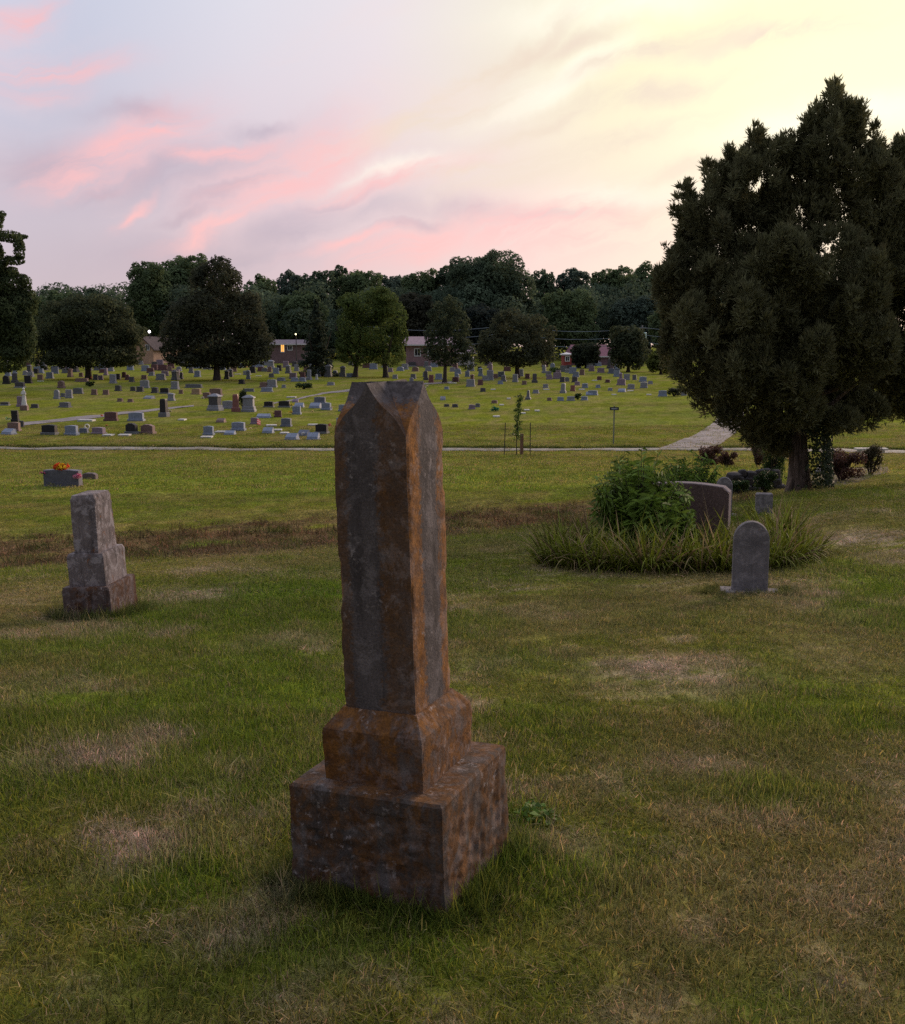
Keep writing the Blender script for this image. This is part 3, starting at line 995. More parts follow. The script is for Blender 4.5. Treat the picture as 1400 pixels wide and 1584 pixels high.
far_tree('pointed_conifer', 491, 462, 592, 84, 132, 'cone', np.array((.048, .062, .042)), 'dark pointed conifer between the lit house and the pale green tree', group=GT, seed=44, crown_bottom=584, cover=1.1)
far_tree('round_tree', 578, 446, 588, 116, 128, 'broad', np.array((.085, .116, .034)), 'pale green round tree on two trunks among the graves', group=GT, seed=45, crown_bottom=572, cover=1.1, trunk_px=549, trunks=[549, 597],
         lobes=[(575, 475, 48, 30), (605, 490, 28, 34), (548, 500, 30, 30), (590, 462, 30, 16), (575, 520, 52, 34), (600, 548, 32, 22), (552, 546, 34, 22), (620, 520, 14, 22), (535, 530, 14, 22)])
far_tree('slim_tree', 694, 462, 592, 88, 112, 'broad', np.array((.052, .066, .038)), 'slender dark tree in front of the pink house, thin leaning trunk', group=GT, seed=46, crown_bottom=570, cover=.9, trunk_px=688,
         lobes=[(690, 490, 28, 26), (676, 515, 24, 22), (708, 505, 24, 26), (690, 535, 34, 24), (668, 545, 18, 16), (716, 540, 22, 20), (724, 562, 14, 12), (690, 556, 26, 12), (700, 475, 16, 16)])
far_tree('round_tree', 798, 482, 585, 122, 126, 'broad', np.array((.060, .066, .038)), 'wide low dark round tree on a short trunk behind the sapling', group=GT, seed=47, crown_bottom=570, cover=1.1, trunk_px=800,
         lobes=[(798, 508, 44, 28), (765, 530, 30, 28), (832, 528, 30, 28), (800, 540, 54, 28), (752, 548, 20, 18), (845, 548, 16, 18), (800, 556, 40, 14)])
far_tree('round_tree', 972, 502, 582, 74, 150, 'broad', np.array((.062, .074, .040)), 'small round tree beside the red brick house', group=GT, seed=48, crown_bottom=576, cover=1.1)
far_tree('small_tree', 906, 530, 578, 48, 165, 'broad', np.array((.034, .042, .026)), 'little dark tree in front of the red brick house wall', group=GT, seed=49, crown_bottom=570, cover=1.0)
far_tree('yellowish_bush', 1022, 540, 580, 52, 140, 'broad', np.array((.085, .100, .028)), 'yellow green bushy tree touching the big cedar left flank', group=GT, seed=50, crown_bottom=580)


# ---- the two near cedars
def cedar(name, label, px, y, lobes, base_row, trunk_w, seed, trunk_lean=(0, 0), trunk_top=560, dens=1.0):
    rng = np.random.default_rng(seed)
    p = on_ground(px, y)
    q = mpp(p)
    root = empty(name, p)
    tag(root, label, 'tree', 'near cedars')
    V_, C_ = [], []
    full = []
    broken = []
    for l in lobes:                     # big masses are made of many smaller boughs
        a, b_, rx, ry = l[:4]
        dy0 = l[4] if len(l) > 4 else 0
        if rx > 55:
            broken.append((a, b_, rx * .74, ry * .74, dy0 * .6))
            for _ in range(9):
                an = rng.uniform(0, 6.28)
                rr_ = rng.uniform(.45, .85)
                broken.append((a + math.cos(an) * rx * rr_, b_ + math.sin(an) * ry * rr_, rx * rng.uniform(.18, .30), ry * rng.uniform(.28, .46), dy0 + (-1 if dy0 < 0 else 1) * rng.uniform(-.3, .5)))
        else:
            broken.append(l)
    lobes = broken
    for (a, b_, rx, ry, *t) in lobes:
        full.append((a, b_, rx * .91, ry * .91, *t))
        for _ in range(12 if rx > 20 else 5):
            an = rng.uniform(-1.9, 1.9)
            full.append((a + math.sin(an) * rx * .84, b_ - math.cos(an) * ry * .84 + 3, rng.uniform(3.5, 7.5), rng.uniform(9, 19), (t[0] if t else 0) + rng.uniform(-.5, .5)))
    for (a, b_, rx, ry, *t) in full:
        dy = t[0] if t else rng.uniform(-.9, .9)
        yy = y + dy
        c = np.array([on_ground(a, yy)[0] - p[0], dy, zrow(b_, yy) - p[2]])
        r = np.array([rx * q, min(rx * q, 1.9), ry * q])
        area = 4 * math.pi * ((r[0] * r[1]) ** 1.6 / 3 + (r[0] * r[2]) ** 1.6 / 3 + (r[1] * r[2]) ** 1.6 / 3) ** (1 / 1.6)
        n = int(area * 235 * dens)
        d = rng.normal(size=(n, 3))
        d /= np.linalg.norm(d, axis=1, keepdims=True)
        rad = (1.04 - .62 * rng.random(n) ** 1.8)[:, None]
        C = c + d * r * rad
        D = d * .62 + np.array([0, 0, .75]) + rng.normal(size=(n, 3)) * .22
        V_.append(np.concatenate([C, D], 1))
    S = np.concatenate(V_)
    g = fbm(S[:, 0] * 1.7, S[:, 1] * 1.7, S[:, 2] * 1.7, seed, 3)
    S = S[g > .405]
    g = fbm(S[:, 0] * .8, S[:, 1] * .8, S[:, 2] * .8, seed + 9, 3)
    n = len(S)
    kx = 9
    C = np.repeat(S[:, :3], kx, 0)
    D = np.repeat(S[:, 3:], kx, 0) + rng.normal(size=(n * kx, 3)) * .34
    D /= np.linalg.norm(D, axis=1, keepdims=True)
    L = np.repeat(rng.uniform(.055, .115, n), kx) * rng.uniform(.6, 1.3, n * kx)
    sd = np.cross(D, rng.normal(size=(n * kx, 3)))
    sd /= np.linalg.norm(sd, axis=1, keepdims=True)
    B = C + D * (rng.random(n * kx) * .10)[:, None]
    w = (L * .17)[:, None]
    V = np.stack([B - sd * w, B + sd * w, B + D * L[:, None]], 1).reshape(-1, 3)
    Fq = np.arange(len(V)).reshape(-1, 3)
    colb = np.array([.112, .110, .052])
    cc = colb * (.65 + .7 * g)[:, None] * rng.uniform(.7, 1.35, (n, 1)) + np.array([.012, .004, 0]) * (rng.random((n, 1)) < .12)
    mk('crown', V, Fq, M['cedar'], root, col=np.repeat(cc, kx * 3, 0))
    ht = zrow(trunk_top, y) - p[2]
    tv, tf = noisy_trunk((0, 0, 0), ht, trunk_w * q / 2, trunk_lean, 1.55, 22, 26, seed)
    mb = MB().add(tv, tf)
    for i in range(14):
        t = .55 + .45 * rng.random()
        a = rng.uniform(0, 6.28)
        L_ = rng.uniform(1.0, 1.9)
        o = np.array([trunk_lean[0] * t, trunk_lean[1] * t, ht * t])
        dv = np.array([math.cos(a), math.sin(a), .35])
        mb.tube([o, o + dv * L_ * .5, o + dv * L_ + np.array([0, 0, .35])], [.07, .045, .012], 6)
    mb.build('trunk', M['bark'], root, smooth=True, sharp=70)
    return root


CED = [(1257, 163, 10, 34, 0), (1243, 192, 13, 26, .2), (1273, 190, 12, 28, -.2), (1297, 182, 8, 20, 0), (1290, 205, 12, 22, .2), (1228, 205, 10, 24, 0), (1256, 218, 26, 32, 0), (1288, 230, 22, 30, .3),
       (1250, 256, 38, 36, -.2), (1203, 240, 12, 30, .3), (1190, 232, 8, 26, 0), (1215, 272, 30, 40, .4), (1148, 234, 8, 28, .2), (1164, 254, 12, 26, 0), (1130, 262, 10, 24, -.2), (1146, 292, 36, 44, -.3),
       (1110, 262, 9, 26, .2), (1096, 282, 12, 24, 0), (1082, 276, 8, 24, .3), (1105, 305, 30, 34, .3), (1075, 335, 30, 38, -.4), (1044, 306, 8, 24, 0), (1055, 330, 11, 24, .2),
       (1046, 322, 14, 26, .2), (1062, 362, 24, 22, .3), (1325, 226, 8, 30, .3), (1318, 258, 14, 28, .3), (1362, 246, 8, 28, .4), (1350, 290, 15, 24, .5), (1345, 330, 50, 60, 1.0), (1372, 290, 22, 46, .8), (1325, 290, 42, 52, -.2), (1280, 300, 50, 60, .1), (1220, 340, 70, 66, .0),
       (1150, 360, 66, 60, .6), (1100, 400, 56, 52, -.8), (1060, 420, 40, 46, .4), (1032, 412, 22, 32, 0), (1030, 450, 26, 40, -.3), (1055, 490, 44, 56, .8),
       (1100, 480, 60, 70, -1.4), (1180, 440, 90, 80, -1.8), (1270, 420, 90, 90, -1.6), (1340, 400, 70, 90, 1.2), (1040, 545, 26, 40, .3), (1075, 570, 40, 46, -.6),
       (1130, 560, 64, 64, -1.6), (1210, 550, 80, 76, -1.9), (1300, 540, 84, 80, -1.4), (1110, 615, 42, 36, .3), (1150, 630, 46, 40, -.8), (1180, 665, 36, 26, .2),
       (1215, 630, 50, 36, -1.0), (1290, 620, 66, 40, .8), (1330, 640, 36, 24, .4), (1235, 655, 22, 20, 1.0), (1300, 655, 24, 14, -.5), (1200, 692, 16, 12, .2), (1165, 680, 16, 14, -.2),
       (1200, 480, 110, 90, 1.5), (1280, 560, 110, 80, 1.6)]
cedar('big_cedar', 'big dark cedar on the right, stout bare trunk and ragged pointed top', 1236, 22.0, CED, 766, 31, 7, (-.12, 0.1))
CED2 = [(1392, 235, 9, 32, 0), (1370, 255, 8, 28, .2), (1398, 290, 34, 50, 0), (1370, 320, 36, 60, .3), (1420, 260, 26, 50, 0), (1440, 330, 70, 80, 0), (1400, 400, 60, 80, -.6), (1450, 450, 90, 100, .2),
        (1390, 500, 66, 90, .4), (1430, 560, 80, 70, -.5), (1395, 600, 46, 44, 0), (1385, 630, 22, 22, .3), (1425, 630, 40, 30, 0), (1480, 560, 80, 90, 0), (1500, 440, 80, 110, 0), (1470, 280, 50, 70, 0)]
cedar('edge_cedar', 'second dark cedar cut off by the right edge, only its left flank in view', 1450, 23.5, CED2, 766, 40, 8, (0, 0))

# ivy on the cedar's trunk
pc = on_ground(1236, 22.0)
rng = np.random.default_rng(21)
n = 2600
zz = rng.random(n) ** 1.2 * 1.75
aa = rng.normal(0, .8, n) + .1
rr = .30 + .14 * rng.random(n) + .18 * np.exp(-zz * 1.4)
C = np.stack([pc[0] + .12 + rr * np.cos(aa) * .9, pc[1] - .05 + rr * np.sin(aa) - .1, pc[2] + zz], 1)
V, Fq = leaves(C, np.stack([np.cos(aa), np.sin(aa) - .5, 0 * aa + .3], 1) + rng.normal(size=(n, 3)) * .4, rng.uniform(.05, .10, n), rng.uniform(.04, .07, n), rng, .1)
tag(mk('ivy', V, Fq, M['leaf'], col=np.repeat(np.array([.035, .048, .02]) * rng.uniform(.6, 1.4, (n, 1)), 4, 0)), 'dark ivy climbing the right side of the big cedar trunk', 'ivy')

# ------------------------------------------------------------------ shrubs and planting
def shrub(name, label, px, base, w, h, colr, seed, leaf=.05, depth_k=.8, cat='shrub', group=None, stems=14, cover=.95, y=None):
    rng = np.random.default_rng(seed)
    p = at(px, base) if y is None else on_ground(px, y)
    q = mpp(p)
    W_, H_ = w * q * 1.15, h * q * 1.12
    root = empty(name, p)
    tag(root, label, cat, group)
    lb = []
    for i in range(16):
        a = rng.uniform(0, 6.28)
        r = math.sqrt(rng.random()) * .34
        zc = rng.uniform(.25, .82)
        lb.append((np.array([r * math.cos(a) * W_, r * math.sin(a) * W_ * depth_k, zc * H_]), np.array([W_ * .17, W_ * .17 * depth_k, H_ * .19])))
    V, Fq, cc = crown_leaves(lb, max(leaf, 2.6 * q), cover, colr, rng, jag=.5, seed=seed)
    mk('foliage', V, Fq, M['leaf'], root, col=cc)
    mb = MB()
    for i in range(stems):
        a = rng.uniform(0, 6.28)
        e = np.array([math.cos(a) * W_ * .36, math.sin(a) * W_ * .36 * depth_k, H_ * rng.uniform(.6, .95)])
        mb.tube([(e[0] * .1, e[1] * .1, -.02), e * np.array([.5, .5, .6]), e], [.012 + .3 * q, .008 + .2 * q, .003], 5)
    mb.build('stem', M['dark_bark'], root)
    return root


RED, GRN = np.array((.085, .040, .028)), np.array((.050, .085, .022))
SG = 'shrubs around the cedar'
shrub('barberry_shrub', 'wide reddish shrub on the mulch right of the cedar trunk', 1302, 744, 66, 48, RED, 301, group=SG)
shrub('barberry_shrub', 'dark small shrub at the right end of the mulch bed', 1347, 735, 38, 44, np.array((.055, .045, .022)), 302, group=SG)
shrub('barberry_shrub', 'reddish shrub at the road edge left of the cedar, behind the leafy weeds', 1098, 722, 40, 32, RED, 303, group=SG)
shrub('barberry_shrub', 'brown twiggy little shrub above the rough stone wall', 1124, 724, 30, 28, RED * .9, 304, group=SG)
shrub('barberry_shrub', 'low dark red shrub touching the left side of the cedar trunk', 1172, 724, 28, 34, RED * .8, 305, group=SG)
shrub('green_shrub', 'fresh green loose shrub just left of the cedar trunk', 1192, 756, 46, 66, GRN, 306, group=SG)
shrub('green_shrub', 'low weedy growth hiding the left foot of the rough stone wall', 1144, 764, 34, 20, GRN, 313, group=SG)
shrub('green_shrub', 'loose weeds over the right end of the rough stone wall', 1184, 762, 36, 34, GRN * .8, 314, group=SG)
shrub('green_shrub', 'tiny round green bush among the far graves by the pedestal stone', 470, 602, 26, 9, GRN * .7, 307, leaf=.12)
shrub('evergreen_shrub', 'narrow dark evergreen behind the pale pedestal tomb', 376, 632, 14, 28, np.array((.03, .045, .02)), 308, leaf=.12, stems=6)
shrub('green_shrub', 'flat dark bush at the edge of the far graves near the big cedar', 1043, 613, 24, 12, np.array((.045, .05, .025)), 309, leaf=.12)
shrub('green_shrub', 'light green round shrub in front of the small red shed', 859, 578, 20, 9, GRN * 1.2, 310, leaf=.2)
shrub('green_shrub', 'small bush between two blue grey stones right of the sapling', 894, 618, 12, 9, GRN, 311, leaf=.12)
shrub('green_shrub', 'grey green low shrub under the dark left tree', 139, 598, 15, 8, GRN * .8, 312, leaf=.12)


def pinnate(name, label, px, base, w, h, seed, colr, nst=60, leafL=.12, arch=.5, y=None):
    """a plant of arching stems with pairs of long leaflets"""
    rng = np.random.default_rng(seed)
    p = at(px, base) if y is None else on_ground(px, y)
    q = mpp(p)
    W_, H_ = w * q, h * q
    root = empty(name, p)
    tag(root, label, 'plant')
    st = MB()
    C, Nn, Tn, cols = [], [], [], []
    for i in range(nst):
        a = rng.uniform(0, 6.28)
        r = math.sqrt(rng.random())
        e = np.array([math.cos(a) * r * W_ * .53, math.sin(a) * r * W_ * .42, H_ * (1 - .42 * r * r) * rng.uniform(.55, 1.0)])
        o = e * np.array([.22, .22, 0])
        c1 = o + (e - o) * .5 + np.array([0, 0, H_ * .14 * arch])
        pts = [o, c1, e]
        st.tube(pts, [.007, .005, .002], 4)
        m_ = int(rng.integers(15, 24))
        for j in range(m_):
            t = .35 + .65 * j / (m_ - 1)
            pp = (1 - t) ** 2 * o + 2 * t * (1 - t) * c1 + t * t * e
            dv = 2 * (1 - t) * (c1 - o) + 2 * t * (e - c1)
            dv /= np.linalg.norm(dv)
            s = np.cross(dv, (0, 0, 1))
            s /= np.linalg.norm(s) + 1e-6
            tn = dv * .55 + s * (1 if j % 2 else -1) * .8 + np.array([0, 0, rng.uniform(-1.1, .15)])
            C.append(pp)
            Tn.append(tn / np.linalg.norm(tn))
            Nn.append(np.cross(tn, s + rng.normal(size=3) * .3))
            cols.append(np.array(colr) * rng.uniform(.6, 1.5))
    C, Tn, Nn, cols = map(np.array, (C, Tn, Nn, cols))
    n = len(C)
    Nn /= np.linalg.norm(Nn, axis=1, keepdims=True) + 1e-9
    b_ = np.cross(Nn, Tn)
    L = (leafL * rng.uniform(.7, 1.3, n))[:, None]
    wd = L * .105
    V = np.stack([C, C + Tn * L * .35 + b_ * wd, C + Tn * L * .75 + b_ * wd * .7 - [0, 0, .01], C + Tn * L - np.array([0, 0, .03]),
                  C + Tn * L * .75 - b_ * wd * .7 - [0, 0, .01], C + Tn * L * .35 - b_ * wd], 1).reshape(-1, 3)
    mk('foliage', V, np.arange(6 * n).reshape(n, 6), M['strap'], root, col=np.repeat(cols, 6, 0))
    st.build('stem', M['dark_bark'], root)
    return root


pinnate('leafy_bush', 'dense dark leafy bush covering the left half of the dark granite headstone', 990, 862, 150, 172, 401, (.115, .175, .026), 220, .145)
pinnate('leafy_bush', 'smaller leafy bush drooping over the middle of the dark granite headstone face', 1030, 868, 78, 104, 404, (.12, .18, .028), 80, .14)
pinnate('leafy_weed', 'brighter leafy weed rising behind the granite headstone near the road', 1062, 800, 100, 115, 402, (.11, .17, .024), 80, .13)
pinnate('leafy_weed', 'pale green sprouts at the left shoulder of the leafy bush', 962, 812, 60, 118, 403, (.12, .16, .026), 34, .13)

# daylily clumps round the granite stone
DG_ = 'strap leaved clumps round the granite stone'
spots = [(858, 876, .85), (888, 880, 1.0), (925, 882, 1.0), (965, 884, 1.0), (1005, 886, 1.0), (1045, 884, .95), (1085, 884, 1.0), (1120, 884, .95), (1205, 876, 1.0), (1230, 868, .9), (1246, 862, .65),
         (870, 850, 1.0), (915, 852, 1.0), (1060, 858, .9), (1100, 858, .9), (1195, 850, 1.1), (1150, 862, .9), (1220, 842, 1.0), (852, 862, .7), (1180, 880, .9)]
for i, (px, py, s) in enumerate(spots):
    rng = np.random.default_rng(500 + i)
    p = at(px, py)
    n = 210
    a = rng.uniform(0, 6.28, n)
    r0 = rng.random(n) * .14
    P = np.stack([np.cos(a) * r0, np.sin(a) * r0, 0 * a - .02], 1)
    D = np.stack([np.cos(a) * rng.uniform(.2, 1.1, n), np.sin(a) * rng.uniform(.2, 1.1, n), rng.uniform(1.0, 1.7, n)], 1)
    L = rng.uniform(.36, .98, n) * s
    V, Fq, mm = blades(P, D, L, rng.uniform(.014, .024, n), rng, rng.uniform(.22, .85, n), 6)
    dead_ = rng.random(n) < .22
    cc = np.where(dead_[:, None], np.array([.24, .17, .085]), np.array([.14, .16, .018])) * rng.uniform(.35, 1.7, (n, 1))
    o = mk('daylily_clump', V, Fq, M['strap'], col=np.repeat(cc, mm, 0))
    o.location = p
    tag(o, 'strap leaved green clump growing in the bed round the dark granite headstone', 'plant', DG_)
# broad leaved weeds against the right side of the tall monument
for i, (px, py, w, n, lab) in enumerate([(826, 1268, 40, 130, 'patch of bright broadleaf weeds right beside the tall monument base')]):
    p = at(px, py)
    q = mpp(p)
    rng = np.random.default_rng(590 + i)
    r = np.sqrt(rng.random(n)) * w * q
    a = rng.uniform(0, 6.28, n)
    C = np.stack([p[0] + r * np.cos(a), p[1] + r * np.sin(a) * 1.1, 0 * a], 1)
    C[:, 2] = zf(C[:, 0], C[:, 1]) + rng.uniform(.02, .075, n) * (1.1 - r / (w * q))
    V, Fq = leaves(C, rng.normal(size=(n, 3)) * .45 + [0, 0, 1], rng.uniform(.02, .042, n), rng.uniform(.013, .024, n), rng, .14)
    tag(mk('broadleaf_weeds', V, Fq, M['leaf'], col=np.repeat(np.array([.085, .16, .02]) * rng.uniform(.5, 1.5, (n, 1)), 4, 0)), lab, 'weeds')
# dry stalks leaning over the granite stone and beside the cedar
for i, (px, py, L, dxy, lab) in enumerate([(1105, 850, .85, (-.28, -.1), 'tall dry stalk leaning left across the dark granite face'),
                                           (1118, 846, .8, (-.62, -.1), 'long dry stalk leaning far left over the granite foot'),
                                           (1222, 868, .95, (.02, 0), 'straight dry stalk standing before the cedar trunk'),
                                           (1232, 862, .7, (.3, 0), 'dry stalk leaning right of the arched stone'),
                                           (1040, 872, .75, (-.35, -.1), 'dry stalk bending left through the leafy bush front')]):
    p = at(px, py)
    rng = np.random.default_rng(560 + i)
    D = np.tile(np.array([dxy[0], dxy[1], 1.0]), (3, 1)) + rng.normal(size=(3, 3)) * .05
    V, Fq, mm = blades(np.zeros((3, 3)), D, np.array([L, L * .85, L * .7]), .010, rng, .1, 5)
    o = mk('dry_stalk', V, Fq, M['strap'], col=np.tile(np.array([.36, .26, .14]), (len(V), 1)))
    o.location = p
    tag(o, lab, 'stalk', 'dry stalks in the bed')

# ------------------------------------------------------------------ near monuments
def block(levels, top=None, nside=22, nz=6, topn=7, chip=.012, rough=.004, seed=0, panel=None, ridge=None):
    """weathered square block. levels: (z, halfwidth, halfdepth) joined by walls; top closed flat or as a cross gable (eave z is last level, ridge adds H)"""
    u = np.linspace(-1, 1, nside, endpoint=False)
    per = np.concatenate([np.stack([u, -np.ones(nside)], 1), np.stack([np.ones(nside), u], 1), np.stack([-u, np.ones(nside)], 1), np.stack([-np.ones(nside), -u], 1)])
    n = len(per)
    rings = []
    H = ridge or 0.0
    Z0 = levels[0][0]
    zl = [l[0] for l in levels]
    fr = []
    for a in range(len(levels) - 1):
        m_ = max(2, int(nz * (zl[a + 1] - zl[a]) / .06))
        for j in range(m_ + (1 if a == len(levels) - 2 else 0)):
            fr.append(a + j / m_)
    for t in fr:
        a = min(int(t), len(levels) - 2)
        f = t - a
        z = zl[a] * (1 - f) + zl[a + 1] * f
        w = levels[a][1] * (1 - f) + levels[a + 1][1] * f
        d = levels[a][2] * (1 - f) + levels[a + 1][2] * f
        x, y = per[:, 0] * w, per[:, 1] * d
        gab = np.maximum(1 - np.abs(per[:, 0]), 1 - np.abs(per[:, 1])) if H else 0
        # ogee sides of the gable
        if H:
            gab = np.clip(gab + .06 * np.sin(gab * 2 * math.pi), 0, 1)
        zz = z + (H * gab * (z - Z0) / (zl[-1] - Z0) if H else 0) + 0 * x
        corner = np.minimum(np.abs(per[:, 0]), np.abs(per[:, 1]))
        ch = chip * sst(.88, 1.0, corner) * (.12 + 3.2 * np.clip(fbm(x * 9, y * 9, zz * 13, seed, 3) - .50, 0, .3))
        x = x - np.sign(x) * ch
        y = y - np.sign(y) * ch
        nx = np.where(np.abs(per[:, 0]) > .999, np.sign(per[:, 0]), 0) * 1.0
        ny = np.where(np.abs(per[:, 1]) > .999, np.sign(per[:, 1]), 0) * 1.0
        dsp = rough * (fbm(x * 22, y * 22, zz * 22, seed + 3, 4) - .5) * 2
        if panel:
            cu = np.minimum(np.abs(per[:, 0]), np.abs(per[:, 1]))
            pz = (z - Z0) / (zl[-1] - Z0)
            pm = (1 - sst(panel[0] - .02, panel[0] + .03, cu)) * sst(panel[1], panel[1] + .03, pz) * (1 - sst(panel[2], panel[2] + .03, pz))
            dsp = dsp + pm * panel[3] * ((fbm(x * 38, y * 38, zz * 44, seed + 8, 4) - .5) * 2.4 - .3)
        rings.append(np.stack([x + nx * dsp, y + ny * dsp, zz], 1))
    last = rings[-1]
    w, d = levels[-1][1], levels[-1][2]
    for s in np.linspace(1, 0, topn + 1)[1:]:
        s_ = max(s, .004)
        P = per * s_
        gab = np.maximum(1 - np.abs(P[:, 0]), 1 - np.abs(P[:, 1])) if H else 0
        if H:
            pg = np.clip(gab + .06 * np.sin(gab * 2 * math.pi), 0, 1)
            gab = pg
        x, y = P[:, 0] * w, P[:, 1] * d
        z = zl[-1] + H * gab + rough * (fbm(x * 22, y * 22, 3.3, seed + 5, 4) - .5) * 2 + 0 * x
        if top:
            z = z + top * (1 - s_) ** .8
        rings.append(np.stack([x, y, z], 1))
    V = np.concatenate(rings)
    m_ = len(rings)
    i = np.arange(m_ - 1)[:, None] * n
    j = np.arange(n)[None]
    Fq = np.stack([i + j, i + (j + 1) % n, i + n + (j + 1) % n, i + n + j], -1).reshape(-1, 4)
    return V, Fq


def shear_to(o, lx, ly):
    """a slight lean of the whole stone"""
    o.rotation_euler[1] = math.atan(lx)
    o.rotation_euler[0] = -math.atan(ly)


# the tall foreground monument
R1 = empty('tall_monument', (-.1516, 3.3069, 0))
R1.rotation_euler = (math.atan(.0167), math.atan(-.024), -.4102)
tag(R1, 'tall square sandstone grave monument with cross gabled top and orange lichen, standing nearest', 'monument')
M['mon_base'] = old_stone('mon_base_stone', (.080, .064, .056), None, .84, .55, seed=1.0, orange=(.150, .064, .018), lscale=19, crust=.14, lsoft=.16)
M['mon_mid'] = old_stone('mon_mid_stone', (.098, .074, .064), None, .88, .8, seed=4.0, orange=(.205, .082, .015), lscale=19, crust=.16, lsoft=.16)
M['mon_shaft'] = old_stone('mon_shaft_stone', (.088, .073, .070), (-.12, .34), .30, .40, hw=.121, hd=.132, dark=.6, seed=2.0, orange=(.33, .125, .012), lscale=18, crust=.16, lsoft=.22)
V, Fq = block([(-.12, .262, .266), (.30, .2556, .259), (.345, .2556, .259), (.354, .248, .251)], nside=46, nz=8, chip=.009, rough=.003, seed=3, panel=(.82, .16, .86, .008))
mk('base', V, Fq, M['mon_base'], R1, smooth=True, sharp=28)
V, Fq = block([(.352, .166, .192), (.50, .1681, .1945), (.516, .166, .192), (.560, .134, .146), (.570, .128, .139)], nside=34, nz=8, chip=.007, rough=.0025, seed=8)
mk('plinth', V, Fq, M['mon_mid'], R1, smooth=True, sharp=25)
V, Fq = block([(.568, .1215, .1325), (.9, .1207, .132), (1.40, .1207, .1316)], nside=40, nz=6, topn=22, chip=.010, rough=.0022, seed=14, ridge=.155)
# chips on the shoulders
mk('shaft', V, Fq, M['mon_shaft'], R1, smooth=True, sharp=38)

# the stepped monument at the left
R2 = empty('stepped_monument', (-2.964 + .0476 * .5067, 8.9351 + .0152 * .5067, -.5067))
R2.rotation_euler = (math.atan(.0152), math.atan(-.0476), -.1192)
tag(R2, 'leaning stepped grey monument on two plinths, standing alone at the left', 'monument')
M['lmon'] = old_stone('left_monument_stone', (.19, .155, .15), None, .12, .9, dark=.85, lscale=13, crust=.62, seed=6.0)
M['lmon_base'] = old_stone('left_monument_base_stone', (.14, .10, .09), None, .55, .8, dark=.7, seed=7.0, orange=(.13, .06, .03), lscale=13, crust=.25)
V, Fq = block([(-.15, .205, .262), (.225, .2027, .2602), (.244, .197, .254)], nside=22, nz=5, chip=.005, rough=.0013, seed=23)
mk('base', V, Fq, M['lmon_base'], R2, smooth=True, sharp=26)
V, Fq = block([(.243, .156, .210), (.485, .158, .212), (.514, .146, .2)], nside=22, nz=5, chip=.005, rough=.0013, seed=24)
mk('plinth', V, Fq, M['lmon'], R2, smooth=True, sharp=26)
V, Fq = block([(.513, .1041, .1763), (.95, .106, .157), (.986, .092, .142)], top=.018, nside=22, nz=5, chip=.005, rough=.0013, seed=25)
mk('shaft', V, Fq, M['lmon'], R2, smooth=True, sharp=26)


def arch_pts(w, h, spring, n=16, flat=1.0):
    pts = [(-w / 2, 0), (-w / 2, spring)]
    for i in range(1, n):
        a = math.pi - math.pi * i / n
        pts.append((w / 2 * math.cos(a), spring + (h - spring) * math.sin(a) ** flat))
    return pts + [(w / 2, spring), (w / 2, 0)]


M['grey_marble'] = old_stone('grey_marble', (.17, .15, .15), None, .0, .7, crust=.3, dark=.5, seed=9.0)
p = at(1159, 915)
q = mpp(p)
R3 = empty('arched_headstone', p, -.22)
tag(R3, 'round topped grey headstone tablet on a thin slab, in front of the planted bed', 'headstone')
MB().bev([(-.25, -.06), (.25, -.06), (.25, .014), (-.25, .014)], -.12, .12, .01).build('base', M['grey_marble'], R3)
MB().bev(arch_pts(54 * q, 108 * q, 78 * q, 22), -.045, .045, .008).build('tablet', M['grey_marble'], R3, smooth=True, sharp=30).location = (0, 0, .013)

p = on_ground(1062, 12.9)
R4 = empty('granite_headstone', p, -.42)
tag(R4, 'wide dark red granite headstone half hidden by the leafy bush', 'headstone')
M['red_granite'] = granite('red_granite', (.105, .066, .058), .3, .45)
M['rough_granite'] = plain('rough_granite', (.23, .18, .175), .95, .35, 25, .6)
q = mpp(p)
zt = zrow(752, 12.9) - p[2]
w_ = .98
tp = [(-w_ / 2, 0), (-w_ / 2, zt - .03)] + [(-w_ / 2 + w_ * i / 14, zt + .035 * math.sin(math.pi * i / 14)) for i in range(1, 14)] + [(w_ / 2, zt - .05), (w_ / 2, 0)]
MB().prism(tp, -.085, -.075).build('polished_face', M['red_granite'], R4)
MB().bev([(x * 1.004, z + (.012 if z > .1 else 0)) for x, z in tp], -.0745, .09, .012).build('tablet', M['rough_granite'], R4)
MB().bev([(-.62, -.12), (.62, -.12), (.62, .05), (-.62, .05)], -.2, .2, .02).build('base', M['rough_granite'], R4)

p = on_ground(1119, 16.2)
q = mpp(p)
R5 = empty('small_arched_headstone', p, -.2)
tag(R5, 'little pale arched headstone peeping over the granite stone right corner', 'headstone')
hh = zrow(738, 16.2) - p[2]
MB().bev(arch_pts(24 * q, hh, hh - .13, 14), -.05, .05, .01).build('tablet', M['grey_marble'], R5, smooth=True, sharp=30)
MB().bev([(-.2, -.05), (.2, -.05), (.2, .05), (-.2, .05)], -.1, .1, .01).build('base', M['grey_marble'], R5)
p = at(1181, 797)
q = mpp(p)
o = MB().frustum([(-.08, 12.5 * q, .07), (33 * q, 12.5 * q, .07), (34.5 * q, 11 * q, .06)]).build('footstone', M['grey_marble'])
o.location = p
o.rotation_euler = (0, 0, -.2)
tag(o, 'short square topped footstone in the grass left of the cedar trunk', 'footstone')


